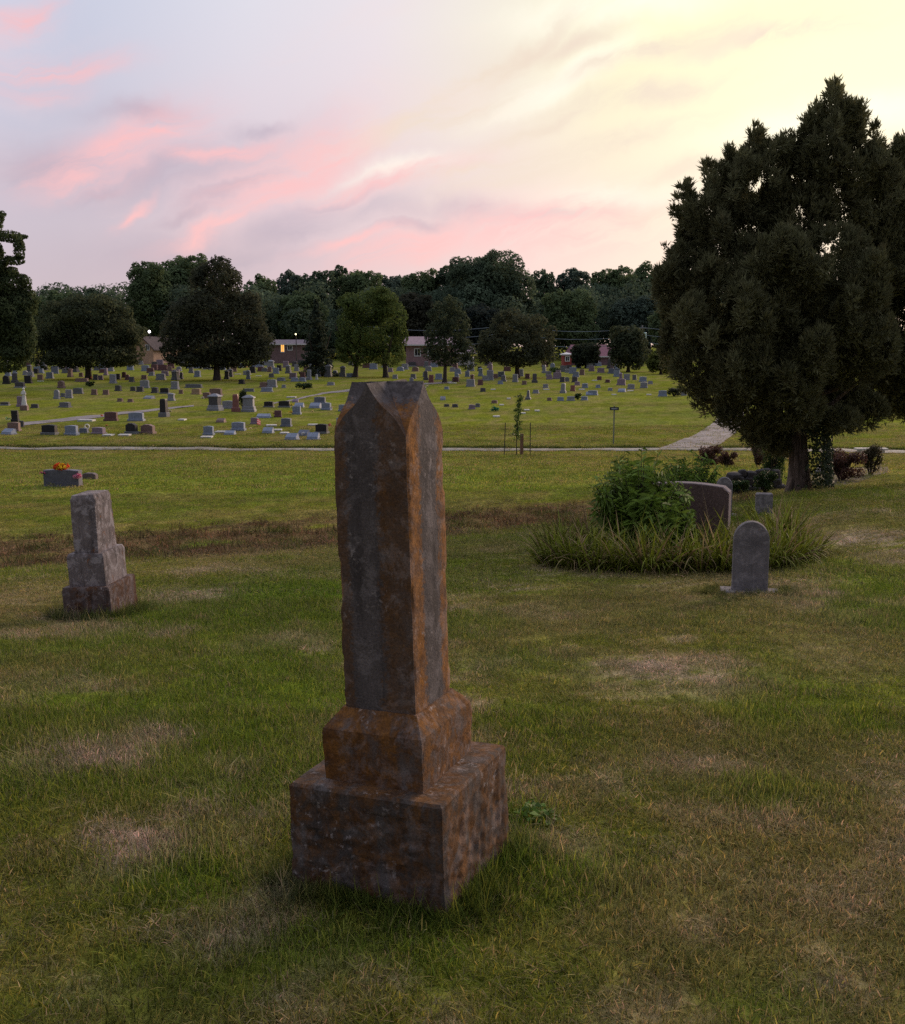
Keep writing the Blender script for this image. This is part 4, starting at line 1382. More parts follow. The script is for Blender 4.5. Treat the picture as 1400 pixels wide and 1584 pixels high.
# ------------------------------------------------------------------ flowers
def bouquet(label, p, r, cols, seed, cat='bouquet', n=26, group='flowers on graves', name='bouquet'):
    rng = np.random.default_rng(seed)
    root = empty(name, p)
    tag(root, label, cat, group)
    d = rng.normal(size=(n, 3))
    d[:, 2] = np.abs(d[:, 2])
    d /= np.linalg.norm(d, axis=1, keepdims=True)
    P = d * r * rng.uniform(.55, 1, (n, 1)) * np.array([1.2, .8, 1])
    C, Nn, cc = [], [], []
    for i in range(n):
        c0 = np.array(cols[i % len(cols)])
        for j in range(7):
            C.append(P[i] + rng.normal(size=3) * r * .12)
            Nn.append(d[i] + rng.normal(size=3) * .5)
            cc.append(c0 * rng.uniform(.7, 1.2))
    C, Nn, cc = map(np.array, (C, Nn, cc))
    V, Fq = leaves(C, Nn, r * .34, r * .28, rng, .12)
    mk('blooms', V, Fq, M['petal'], root, col=np.repeat(cc, 4, 0))
    m_ = 30
    D = rng.normal(size=(m_, 3))
    D[:, 2] = np.abs(D[:, 2])
    D /= np.linalg.norm(D, axis=1, keepdims=True)
    V, Fq = leaves(D * r * .5, D, r * .5, r * .2, rng, .1)
    mk('greenery', V, Fq, M['leaf'], root, col=np.tile((.04, .08, .02), (len(V), 1)))
    return root


p = at(98, 752)
q = mpp(p)
R6 = empty('flowered_headstone', p, -.16)
tag(R6, 'low dark grey headstone carrying a red and yellow flower spray, near the road at left', 'headstone')
M['slate'] = granite('slate_granite', (.10, .095, .115), .3, .5)
hw_ = 29 * q
MB().bev([(-hw_, 0), (-hw_, 25 * q), (-hw_ * .5, 26 * q), (hw_ * .5, 26 * q), (hw_, 25 * q), (hw_, 0)], -.14, .14, .02).build('tablet', M['slate'], R6)
MB().bev([(-hw_ * .96, -.1), (hw_ * 1.02, -.1), (hw_ * 1.02, .03), (-hw_ * .96, .03)], -.18, .18, .02).build('base', M['slate'], R6)
bouquet('red and yellow flower spray on top of the low dark headstone', (p[0] - .04, p[1], p[2] + 26 * q), 11 * q, [(.6, .05, .02), (.75, .5, .03), (.7, .12, .03)], 601, n=40)
bouquet('pink flowers at the right shoulder of the low dark headstone', (p[0] + 25 * q, p[1] - .2, p[2] + 15 * q), 6.5 * q, [(.7, .12, .25), (.75, .3, .4)], 602)
bouquet('small pink flowers at the left shoulder of the low dark headstone', (p[0] - 29 * q, p[1] - .12, p[2] + 20 * q), 4 * q, [(.7, .15, .28)], 603, n=14)
p = at(139, 741)
o = MB().bev([(-.24, -.02), (-.25, .15), (-.1, .20), (.15, .20), (.25, .15), (.25, -.02)], -.1, .1, .02).build('low_headstone', granite('brown_granite', (.12, .085, .085)))
o.location = p
o.rotation_euler = (0, 0, -.2)
tag(o, 'low brown headstone just right of the flowered dark headstone', 'headstone')

# ------------------------------------------------------------------ rough stone wall and stones by the cedar
R7 = empty('stone_wall', at(1163, 760), .12)
tag(R7, 'low rough dark stone wall behind the bed, left of the cedar trunk', 'wall')
M['wall_stone'] = plain('wall_stone', (.060, .052, .054), .95, .6, 4, .7)
rng = np.random.default_rng(71)
q = mpp(np.array(R7.location))
for r in range(3):
    x = -40 * q + rng.uniform(0, 6) * q
    while x < 36 * q:
        w = rng.uniform(10, 26) * q
        h = rng.uniform(11, 17) * q
        mb = MB().ball((0, 0, 0), (w * .54, .16, h * .56), 9, 6)
        V = np.array(mb.V)
        V = np.sign(V) * np.abs(V / [w * .54, .16, h * .56]) ** .62 * [w * .54, .16, h * .56]
        V = V * (1 + .25 * (fbm(V[:, 0] * 7 + x * 9, V[:, 1] * 7, V[:, 2] * 7 + r * 5, 3, 2) - .5)[:, None])
        o = mk('stone', V, mb.F, M['wall_stone'], R7, smooth=True, sharp=30)
        o.rotation_euler = (rng.uniform(-.15, .15), rng.uniform(-.12, .12), rng.uniform(-.2, .2))
        o.location = (x + w / 2, rng.uniform(-.07, .07) + r * .05, (r * 11 + 3 + rng.uniform(-2.5, 2.5)) * q)
        x += w
for px, py, s, c, lab in ((1268, 733, 9, (.32, .29, .29), 'pale rounded fieldstone at the foot of the ivy'), (1275, 745, 8, (.30, .24, .15), 'flat tan stone on the mulch right of the cedar trunk')):
    p = at(px, py)
    q = mpp(p)
    mb = MB().ball((0, 0, 0), (s * q, s * q * .8, s * q * (.85 if px < 1270 else .4)), 10, 7)
    V = np.array(mb.V)
    V *= (1 + .4 * (fbm(V[:, 0] * 9, V[:, 1] * 9, V[:, 2] * 9 + px, 5, 2) - .5))[:, None]
    o = mk('fieldstone', V, mb.F, plain('fieldstone_%d' % px, c, .95, .3, 9, .5), smooth=True, sharp=40)
    o.location = p + np.array([0, 0, s * q * .3])
    tag(o, lab, 'stone')
# pale bench slab by the road
p = at(1347, 701)
q = mpp(p)
R8 = empty('stone_bench', p, -.05)
tag(R8, 'low pale stone bench on the verge at the far right', 'bench')
M['pale'] = plain('pale_stone', (.55, .50, .45), .9, .12, 6)
MB().bev([(-24 * q, 5 * q), (24 * q, 5 * q), (24 * q, 8 * q), (-24 * q, 8 * q)], -.2, .2, .015).build('seat', M['pale'], R8)
for s in (-1, 1):
    MB().bev([(s * 17 * q - .09, -.1), (s * 17 * q + .09, -.1), (s * 17 * q + .07, 5 * q - .003), (s * 17 * q - .07, 5 * q - .003)], -.15, .15, .01).build('leg', M['pale'], R8)

# ------------------------------------------------------------------ sapling, stakes, sign
p = at(801, 705)
q = mpp(p)
R9 = empty('sapling', p)
tag(R9, 'thin young sapling with a few drooping leaves between stakes by the road', 'tree')
rng = np.random.default_rng(81)
mb = MB()
sp = [np.array((-2 * q, 0, -.05)), np.array((-2 * q, 0, 30 * q)), np.array((0, 0, 60 * q)), np.array((2 * q, 0, 93 * q))]
mb.tube(sp, [.022, .018, .013, .005], 6)
C, Nn = [], []
for i in range(15):
    t = .30 + .68 * i / 14
    o0 = np.array([np.interp(t * 93, (0, 30, 60, 93), (-2, -2, 0, 2)) * q, 0, t * 93 * q])
    a = i * 2.4
    L = (.24 - .12 * t) * rng.uniform(.7, 1.2)
    e = o0 + np.array([math.cos(a) * L, math.sin(a) * L, .08])
    mb.tube([o0, e], [.006, .003], 4)
    for j in range(26):
        f = rng.random()
        C.append(o0 + (e - o0) * f + rng.normal(size=3) * .055 - np.array([0, 0, .05 * f]))
        Nn.append(rng.normal(size=3))
mb.build('trunk', M['dark_bark'], R9)
C, Nn = np.array(C), np.array(Nn)
V, Fq = leaves(C, Nn, rng.uniform(.10, .17, len(C)), .055, rng, .1)
mk('crown', V, Fq, M['leaf'], R9, col=np.repeat(np.array([.06, .10, .024]) * rng.uniform(.7, 1.4, (len(C), 1)), 4, 0))
M['metal'] = plain('dark_metal', (.05, .045, .045), .6, .2, 10)
for px, lab in ((780, 'thin metal stake left of the young sapling'), (820, 'thin metal stake right of the young sapling')):
    p = at(px, 704)
    q = mpp(p)
    o = MB().box(-.018, .018, -.004, .004, -.2, 50 * q).box(-.004, .004, .003, .022, -.2, 50 * q).build('metal_stake', M['metal'])
    o.location = p
    o.rotation_euler = (0, .03 if px < 800 else 0, .2)
    tag(o, lab, 'stake', 'stakes of the sapling')
p = at(807, 703)
q = mpp(p)
o = MB().box(-.07, .07, -.045, .045, -.2, 31 * q).box(-.072, .072, -.047, .047, 29 * q, 32 * q).build('wooden_stake', plain('stake_wood', (.20, .11, .075), .9, .3, 12))
o.location = p
tag(o, 'short thick brown wooden post right beside the sapling stem', 'post', 'stakes of the sapling')

p = at(949, 688)
q = mpp(p)
R10 = empty('road_sign', p)
tag(R10, 'small dark name sign on a thin post, on the lawn across the road', 'sign')
M['post'] = plain('sign_post_metal', (.20, .20, .15), .6, .2, 6)
MB().box(-.03, .03, -.02, .02, -.2, 60 * q).build('post', M['post'], R10)
MB().bev([(-7 * q, 53 * q), (7 * q, 53 * q), (7 * q, 58 * q), (-7 * q, 58 * q)], -.045, -.021, .006).build('sign_panel', plain('sign_black', (.02, .02, .028), .5), R10)
mb = MB()
for i in range(7):
    x0 = (-4.6 + i * 1.35) * q
    mb.box(x0, x0 + .85 * q, -.0495, -.0455, 54.6 * q, 56.4 * q)
mb.build('lettering', plain('sign_white', (.5, .52, .56), .6, .1), R10)

# ------------------------------------------------------------------ houses and poles beyond the graves
def house(name, label, px0, px1, base, eave, ridge, y, wallc, roofc, wins=(), depth=8, yaw=0, gable=False, overhang=.5, doorpx=None, lit=None):
    p0, p1 = on_ground(px0, y), on_ground(px1, y)
    cx = (p0[0] + p1[0]) / 2
    zb = min(zrow(base, y), float(zf(cx, y)) + .4)
    root = empty(name, (cx, y, zb), yaw)
    tag(root, label, 'house', 'houses behind the cemetery')
    w = (p1[0] - p0[0]) / 2
    he, hr = zrow(eave, y) - zb, zrow(ridge, y) - zb
    wm = plain(name + '_wall', wallc, .9, .2, 1.5)
    k2 = wm.node_tree
    if gable:
        MB().prism([(-w, -1.5), (-w, he), (0, hr), (w, he), (w, -1.5)], 0, depth).build('wall', wm, root)
        rm = MB()
        t = .18
        rm.prism([(-w - overhang, he - overhang * (hr - he) / w), (0, hr), (0, hr + t), (-w - overhang, he - overhang * (hr - he) / w + t)], -overhang, depth + overhang)
        rm.prism([(0, hr + .002), (w + overhang, he - overhang * (hr - he) / w), (w + overhang, he - overhang * (hr - he) / w + t), (0, hr + t + .002)], -overhang, depth + overhang)
        rm.build('roof', plain(name + '_roof', roofc, .9, .25, 3), root)
    else:
        MB().box(-w, w, 0, depth, -1.5, he).build('wall', wm, root)
        o_ = overhang
        V = [(-w - o_, -o_, he), (w + o_, -o_, he), (w + o_, depth + o_, he), (-w - o_, depth + o_, he), (-w - o_ + .8, depth / 2, hr), (w + o_ - .8, depth / 2, hr),
             (-w - o_, -o_, he - .12), (w + o_, -o_, he - .12), (w + o_, depth + o_, he - .12), (-w - o_, depth + o_, he - .12)]
        MB().add(V, [(0, 1, 5, 4), (2, 3, 4, 5), (1, 2, 5), (3, 0, 4), (6, 7, 1, 0), (7, 8, 2, 1), (8, 9, 3, 2), (9, 6, 0, 3), (9, 8, 7, 6)]).build('roof', plain(name + '_roof', roofc, .9, .25, 3), root)
        MB().box(-w - o_, w + o_, -o_ - .06, -o_ - .003, he - .16, he + .03).build('eave_board', M['trim'], root)
    for (a, b_, r0, r1, on) in wins:
        xa, xb = on_ground(a, y)[0] - cx, on_ground(b_, y)[0] - cx
        z0, z1 = zrow(r1, y) - zb, zrow(r0, y) - zb
        wf = MB()
        t = .13
        wf.box(xa - t, xb + t, -.09, -.003, z0 - t, z0).box(xa - t, xb + t, -.09, -.003, z1, z1 + t).box(xa - t, xa, -.088, -.004, z0 + .001, z1 - .001).box(xb, xb + t, -.088, -.004, z0 + .001, z1 - .001)
        wf.box((xa + xb) / 2 - .03, (xa + xb) / 2 + .03, -.07, -.005, z0 + .001, z1 - .001)
        f = wf.build('window', M['trim'], root)
        MB().box(xa + .002, xb - .002, -.03, -.006, z0 + .002, z1 - .002).build('pane', M['lit'] if on else M['glass'], f)
    return root


M['trim'] = plain('white_trim', (.62, .60, .60), .7, .1, 4)
M['glass'] = plain('window_glass', (.02, .022, .028), .08, .1, 3, spec=.6)
M['lit'] = plain('lit_window', (.3, .15, .04), .5, .1, 3, emit=((1.0, .45, .10), .75))
house('tan_house', 'tan gable ended house between dark tree and biggest cedar', 206, 240, 552, 538, 522, 182, (.46, .29, .20), (.08, .06, .06), ((228, 233, 534, 541, False),), gable=True, depth=10, yaw=-.3)
house('low_house', 'low brick house with one orange lit window behind the graves', 418, 470, 556, 532, 525, 186, (.19, .12, .12), (.16, .13, .16), ((435.4, 440, 533, 544, True), (446, 452, 535, 541, False)), depth=8)
house('pink_house', 'pinkish house with pale roof behind the slender dark tree', 628, 700, 562, 533, 520, 172, (.27, .165, .17), (.27, .19, .22), ((642, 650, 540, 550, False), (663, 671, 540, 550, False), (682, 690, 540, 550, False)), depth=9, overhang=.8)
house('white_shed', 'small white outbuilding with mauve roof right of the pink house', 706, 728, 562, 546, 536, 176, (.55, .53, .52), (.30, .22, .27), ((716, 721, 549, 556, False),), depth=6, overhang=1.0)
house('brick_house', 'red brick house with white window trim right of the wood centre', 884, 962, 578, 551, 533, 178, (.21, .13, .15), (.20, .085, .11), ((915, 925, 554, 561, False), (943, 950, 554, 561, False), (894, 903, 554, 561, False)), depth=9)
house('red_shed', 'little red shed with a white roof edge left of the brick house', 872, 884, 572, 548, 545, 174, (.30, .06, .05), (.6, .58, .6), ((875, 880, 552, 558, False),), depth=4, overhang=.25)

M['pole_wood'] = plain('pole_wood', (.22, .20, .20), .9, .2, 2)
M['wire'] = plain('wire', (.16, .19, .22), .6, .1, 1)
poles = []
for px, top, lab in ((782, 500, 'utility pole carrying a pale transformer can in front of the wood'), (992, 503, 'utility pole right of the small round tree near the brick house')):
    y = 176
    p = on_ground(px, y)
    root = empty('utility_pole', p)
    tag(root, lab, 'utility pole', 'utility poles')
    h = zrow(top, y) - p[2]
    MB().frustum([(-.5, .15, .15), (h, .10, .10)], 8, 0, 1).build('pole', M['pole_wood'], root)
    MB().box(-1.0, 1.0, -.2, -.105, h - .55, h - .42).build('crossarm', M['pole_wood'], root)
    MB().frustum([(h - 2.2, .26, .26), (h - 2.15, .28, .28), (h - 1.2, .28, .28), (h - 1.1, .2, .2)], 10, 0, 1).build('transformer', plain('transformer_can', (.42, .55, .52), .5, .1, 3), root).location = (.42, -.1, 0)
    poles.append((p, h))
(pa, ha), (pb, hb) = poles
lft, rgt = on_ground(560, 176), on_ground(1240, 176)
for i, (dz, lab) in enumerate(((-.36, 'top overhead wire crossing before the wood'), (-1.5, 'middle overhead wire crossing before the wood'), (-2.6, 'lowest overhead wire crossing before the wood'))):
    pts = []
    A = [np.array([lft[0], 176, pa[2] + ha + dz]), pa + [0, -.25, ha + dz], pb + [0, -.25, hb + dz], np.array([rgt[0], 176, pb[2] + hb + dz])]
    for s in range(3):
        for t in np.linspace(0, 1, 12)[(1 if s else 0):]:
            pts.append(A[s] * (1 - t) + A[s + 1] * t - np.array([0, 0, 1.0 * 4 * t * (1 - t) * (.8 + .1 * i)]))
    tag(MB().tube(pts, .035, 4).build('overhead_wire', M['wire']), lab, 'wire', 'overhead wires')
# two lit lamps among the trees
for px, py, y, r, c, s, lab in ((233, 513, 183, .22, (1, .93, .95), 3, 'bright white security lamp above the tan gabled house'), (458.5, 517, 176, .13, (1, .85, .45), 1.6, 'small yellow lamp above the lit brick house')):
    p = on_ground(px, y)
    z = zrow(py, y)
    root = empty('lamp_post', p)
    tag(root, lab, 'lamp')
    MB().frustum([(-.3, .09, .09), (z - p[2] + .2, .06, .06)], 6, 0, 1).build('pole', M['metal'], root).location = (0, .3, 0)
    MB().tube([(0, .3, z - p[2] + .15), (0, 0, z - p[2] + r + .05)], .04, 5).build('bracket', M['metal'], root)
    MB().ball((0, 0, z - p[2]), r, 10, 6).build('bulb', plain('lamp_glow_%d' % px, (.8, .8, .8), .5, .05, 1, emit=(c, s)), root, smooth=True)

# ------------------------------------------------------------------ headstones of the cemetery across the road
STONE = {'blue': (.185, .21, .275), 'grey': (.20, .20, .225), 'darkgrey': (.12, .12, .13), 'dark': (.065, .06, .065), 'black': (.018, .016, .018),
         'darkblue': (.12, .13, .17), 'brown': (.17, .105, .09), 'red': (.19, .075, .065), 'darkred': (.11, .05, .052), 'mauve': (.20, .145, .185), 'tan': (.30, .20, .12), 'pale': (.44, .42, .41)}
for cn, cv in STONE.items():
    M['st_' + cn] = granite('stone_' + cn, cv, .3, .6)
WORD = {'blue': 'blue grey', 'grey': 'grey', 'darkgrey': 'dark grey', 'dark': 'dark brown', 'black': 'black', 'darkblue': 'slate blue', 'brown': 'brown', 'red': 'red', 'darkred': 'dark red', 'mauve': 'mauve', 'tan': 'tan', 'pale': 'pale'}
SHAPE = {'slab': 'slab headstone', 'serp': 'curved top headstone', 'arch': 'round topped headstone', 'tablet': 'upright headstone', 'slant': 'low slant headstone', 'column': 'tall pillar headstone',
         'pedestal': 'pedestal monument', 'obelisk': 'small obelisk', 'capped': 'capped pedestal monument', 'flat': 'flat grave marker'}
ST = [
    (10, 594, 11, 13, 'arch', 'black'), (23, 592, 9, 15, 'column', 'dark'), (44, 593, 12, 12, 'tablet', 'black'), (31, 600, 17, 9, 'slab', 'dark'), (95, 600, 12, 11, 'arch', 'brown'), (175, 593, 11, 14, 'tablet', 'grey'),
    (183, 587, 8, 9, 'tablet', 'dark'), (204, 591, 9, 8, 'tablet', 'dark'), (224, 600, 15, 12, 'slab', 'grey'), (271, 602, 13, 12, 'tablet', 'grey'), (88, 617, 10, 14, 'arch', 'grey'), (107, 616, 11, 13, 'tablet', 'grey'),
    (98, 614, 9, 6, 'slab', 'darkgrey'), (121, 609, 16, 9, 'slab', 'darkgrey'), (146, 611, 10, 9, 'tablet', 'brown'), (164, 611, 10, 8, 'tablet', 'brown'), (183, 605, 11, 9, 'slab', 'dark'), (206, 605, 9, 7, 'slab', 'dark'),
    (217, 607, 12, 9, 'tablet', 'dark'), (240, 608, 12, 9, 'slab', 'dark'), (255, 609, 15, 9, 'slab', 'black'), (265, 620, 12, 12, 'pedestal', 'grey'), (254, 645, 14, 28, 'column', 'black'), (172, 651, 21, 14, 'slab', 'darkred'),
    (211, 651, 25, 13, 'slab', 'blue'), (204, 671, 20, 17, 'serp', 'black'), (229, 671, 23, 15, 'serp', 'brown'), (77, 672, 25, 15, 'slab', 'black'), (111, 673, 21, 15, 'slab', 'blue'), (130, 670, 15, 8, 'slab', 'darkblue'),
    (153, 671, 22, 10, 'slab', 'mauve'), (14, 672, 20, 9, 'slant', 'blue'), (22, 667, 20, 14, 'slab', 'brown'), (24, 652, 12, 17, 'tablet', 'black'), (34, 661, 8, 10, 'tablet', 'dark'), (101, 630, 20, 8, 'slab', 'darkgrey'),
    (54, 631, 12, 6, 'slab', 'dark'), (8, 627, 15, 5, 'slab', 'dark'), (34, 629, 15, 16, 'tablet', 'mauve'), (186, 621, 10, 5, 'slab', 'brown'), (202, 622, 10, 5, 'slab', 'brown'), (231, 617, 16, 5, 'slant', 'grey'),
    (300, 600, 30, 6, 'slab', 'darkgrey'), (304, 610, 16, 9, 'slab', 'tan'), (334, 612, 22, 11, 'slab', 'brown'), (280, 609, 7, 6, 'tablet', 'brown'), (320, 616, 13, 9, 'slab', 'brown'), (333, 635, 21, 26, 'capped', 'dark'),
    (353, 632, 19, 12, 'slab', 'grey'), (365, 637, 12, 27, 'column', 'red'), (385, 637, 21, 26, 'pedestal', 'grey'), (416, 630, 16, 9, 'slab', 'black'), (440, 630, 19, 10, 'slab', 'black'), (374, 594, 10, 7, 'slab', 'black'),
    (421, 599, 16, 12, 'slab', 'grey'), (408, 599, 13, 8, 'slab', 'brown'), (413, 606, 19, 7, 'slab', 'blue'), (435, 589, 14, 5, 'slab', 'grey'), (385, 606, 18, 5, 'slab', 'darkgrey'), (439, 600, 7, 5, 'slab', 'grey'),
    (478, 588, 8, 16, 'column', 'grey'), (490, 587, 4, 8, 'column', 'pale'), (456, 590, 12, 6, 'slab', 'blue'), (468, 590, 11, 6, 'slab', 'blue'), (357, 583, 8, 12, 'pedestal', 'dark'), (391, 577, 10, 10, 'tablet', 'black'),
    (432, 574, 8, 9, 'tablet', 'black'), (419, 571, 12, 14, 'pedestal', 'grey'), (296, 577, 8, 12, 'pedestal', 'darkgrey'), (272, 588, 12, 15, 'pedestal', 'darkgrey'), (249, 588, 16, 10, 'slab', 'grey'), (494, 574, 14, 17, 'tablet', 'grey'),
    (508, 583, 11, 19, 'pedestal', 'darkgrey'), (530, 583, 10, 17, 'pedestal', 'darkgrey'), (459, 574, 8, 10, 'tablet', 'grey'), (430, 645, 12, 10, 'tablet', 'darkred'), (459, 641, 14, 13, 'tablet', 'blue'), (408, 646, 22, 6, 'slant', 'blue'),
    (342, 653, 14, 6, 'slant', 'brown'), (463, 630, 15, 7, 'slant', 'blue'), (457, 622, 10, 5, 'slant', 'mauve'), (495, 624, 19, 10, 'slab', 'darkblue'), (488, 631, 18, 8, 'slant', 'blue'), (505, 634, 16, 11, 'slab', 'blue'),
    (530, 636, 13, 10, 'slab', 'blue'), (369, 666, 22, 13, 'slab', 'blue'), (443, 660, 17, 13, 'slab', 'darkblue'), (498, 671, 21, 15, 'slab', 'black'), (415, 670, 17, 9, 'slant', 'blue'), (356, 672, 17, 6, 'slant', 'blue'),
    (323, 673, 17, 14, 'slab', 'blue'), (452, 680, 20, 10, 'slant', 'blue'), (485, 680, 19, 11, 'slant', 'blue'), (470, 674, 18, 9, 'slant', 'darkblue'), (394, 656, 13, 10, 'slab', 'mauve'), (524, 655, 8, 9, 'slab', 'blue'),
    (644, 596, 9, 6, 'slab', 'blue'), (667, 592, 8, 12, 'tablet', 'red'), (705, 591, 11, 8, 'slab', 'darkred'), (728, 598, 14, 11, 'tablet', 'grey'), (743, 596, 9, 9, 'tablet', 'darkred'), (747, 606, 9, 6, 'slab', 'dark'),
    (758, 588, 11, 15, 'tablet', 'grey'), (797, 591, 9, 12, 'tablet', 'grey'), (806, 582, 8, 11, 'tablet', 'grey'), (816, 586, 8, 8, 'tablet', 'darkred'), (827, 592, 9, 14, 'column', 'dark'), (811, 595, 8, 6, 'slab', 'brown'),
    (862, 586, 14, 10, 'slab', 'mauve'), (886, 578, 12, 10, 'slab', 'blue'), (659, 588, 8, 14, 'column', 'dark'), (742, 574, 7, 7, 'tablet', 'black'), (817, 618, 8, 15, 'obelisk', 'darkgrey'), (871, 608, 9, 15, 'column', 'grey'),
    (886, 605, 8, 9, 'tablet', 'red'), (829, 608, 10, 5, 'slab', 'grey'), (774, 594, 9, 5, 'slab', 'blue'), (691, 602, 8, 4, 'slab', 'blue'), (685, 619, 9, 6, 'slant', 'grey'), (691, 629, 9, 4, 'slab', 'dark'), (704, 630, 10, 5, 'slab', 'dark'),
    (730, 633, 11, 7, 'slab', 'mauve'), (739, 630, 8, 6, 'slab', 'darkgrey'), (765, 624, 10, 5, 'slab', 'brown'), (867, 620, 11, 6, 'slab', 'blue'), (883, 620, 13, 7, 'slab', 'grey'), (904, 619, 11, 6, 'slab', 'blue'),
    (912, 611, 12, 5, 'slant', 'blue'), (850, 620, 8, 5, 'slab', 'brown'), (950, 578, 20, 8, 'slab', 'darkblue'), (954, 583, 10, 10, 'tablet', 'blue'), (961, 596, 14, 10, 'slab', 'mauve'), (927, 588, 8, 6, 'slab', 'darkred'),
    (940, 592, 8, 5, 'slab', 'darkred'), (976, 602, 12, 8, 'slab', 'grey'), (996, 600, 12, 9, 'slab', 'grey'), (962, 606, 12, 5, 'slant', 'blue'), (917, 611, 16, 7, 'slab', 'blue'), (944, 604, 8, 4, 'slab', 'grey'),
    (1025, 613, 14, 9, 'slab', 'blue'), (1058, 612, 9, 8, 'tablet', 'grey'), (1006, 594, 8, 5, 'slab', 'grey'), (60, 577, 18, 10, 'slab', 'blue'), (56, 578, 9, 8, 'tablet', 'black'), (85, 578, 12, 12, 'slab', 'darkblue'), (233, 577, 12, 8, 'slab', 'darkred'),
    (252, 573, 16, 9, 'slab', 'darkred'), (225, 574, 13, 9, 'slab', 'blue'), (300, 570, 22, 8, 'slab', 'blue'), (398, 568, 22, 9, 'slab', 'blue'), (148, 588, 8, 9, 'tablet', 'dark'), (127, 591, 24, 6, 'slab', 'brown'),
    (512, 596, 12, 5, 'slab', 'grey'), (905, 600, 10, 7, 'slab', 'blue'), (893, 596, 9, 6, 'slab', 'mauve'), (925, 600, 8, 5, 'slab', 'blue'), (844, 600, 9, 6, 'slab', 'grey'), (700, 575, 9, 7, 'slab', 'grey'),
]
FL = [(134, 651, 24), (168, 674, 14), (193, 674, 17), (63, 590, 8), (320, 677, 17), (342, 669, 16), (420, 659, 16), (430, 666, 12), (440, 671, 12), (484, 658, 14), (451, 615, 14), (531, 670, 8), (815, 635, 8), (809, 640, 8),
      (768, 645, 10), (787, 617, 6), (776, 627, 7), (831, 636, 8), (975, 605, 9), (1004, 611, 7), (950, 611, 7), (655, 600, 8), (763, 603, 7), (900, 603, 9), (920, 589, 8), (845, 603, 9), (368, 579, 9), (382, 580, 12), (400, 582, 9), (282, 650, 10), (700, 593, 12)]
rng = np.random.default_rng(17)
XY = [(s[0], s[1]) for s in ST]
blockers = [(336, 582, 12), (137, 584, 9), (688, 592, 8), (800, 585, 8), (549, 588, 6), (597, 588, 7), (491, 592, 6)]
tries = 0
while len(ST) < 298 and tries < 6000:
    tries += 1
    py = rng.uniform(564, 592)
    px = rng.uniform(2, 955) if py < 588 else rng.uniform(620, 1000)
    if any(abs(px - a) < b_ and abs(py - c_) < 9 for a, c_, b_ in blockers) or 540 < px < 540:
        continue
    if any(abs(px - a) < 6 and abs(py - c_) < 3.5 for a, c_ in XY):
        continue
    XY.append((px, py))
    ty = rng.choice(['slab', 'slab', 'slab', 'tablet', 'tablet', 'arch', 'pedestal', 'column'])
    cn = rng.choice(['blue', 'blue', 'blue', 'grey', 'grey', 'mauve', 'darkgrey', 'brown', 'darkred', 'dark'])
    w = rng.uniform(7, 13)
    h = rng.uniform(6, 10) * (1.5 if ty in ('pedestal', 'column') else 1)
    if ty in ('pedestal', 'column'):
        w *= .75
    ST.append((px, py, w, h, ty, cn))

LM = [('white robed statue', 38, 625), ('black pillar stone', 254, 640), ('dark capped pedestal', 333, 630), ('biggest cedar trunk', 336, 581), ('dark left tree trunk', 137, 582), ('white ring wreath', 135, 662),
      ('sapling', 801, 690), ('name sign', 949, 680), ('slender tree trunk', 688, 590), ('wide round tree trunk', 800, 583), ('brick house', 920, 568), ('lit window house', 440, 560), ('tan gabled house', 228, 552),
      ('pink flag', 400, 660), ('two trunked pale tree', 573, 588), ('pointed conifer', 491, 590), ('green wreath', 765, 636)]
ORD = ['nearest', 'second', 'third', 'fourth', 'fifth', 'sixth', 'seventh', 'eighth', 'ninth', 'tenth', 'eleventh', 'twelfth', 'thirteenth', 'fourteenth', 'fifteenth', 'sixteenth', 'seventeenth', 'eighteenth', 'nineteenth', 'twentieth']


def side(px, py, lx, ly):
    ddx, ddy = px - lx, (py - ly) * 2.2
    if abs(ddx) >= abs(ddy):
        return 'right of' if ddx > 0 else 'left of'
    return 'in front of' if ddy > 0 else 'behind'


def label_all(items):
    """one label per stone: colour, shape and its place counted from the closest landmark"""
    keys = {}
    for i, (px, py, w, h, ty, cn) in enumerate(items):
        l = min(LM, key=lambda a: math.hypot(px - a[1], (py - a[2]) * 2.2) + (1e3 if (a[0] == 'black pillar stone' and ty == 'column' and cn == 'black') or (a[0] == 'dark capped pedestal' and ty == 'capped') else 0))
        s = side(px, py, l[1], l[2])
        keys.setdefault((l[0], s, ty, cn), []).append((math.hypot(px - l[1], (py - l[2]) * 2.2), i))
    out = {}
    for (ln, s, ty, cn), lst in keys.items():
        lst.sort()
        base_ = f'{WORD[cn]} {SHAPE[ty]} {s} the {ln}'
        for j, (_, i) in enumerate(lst):
            out[i] = base_ if len(lst) == 1 else f'{ORD[j]} {base_}'
    return out


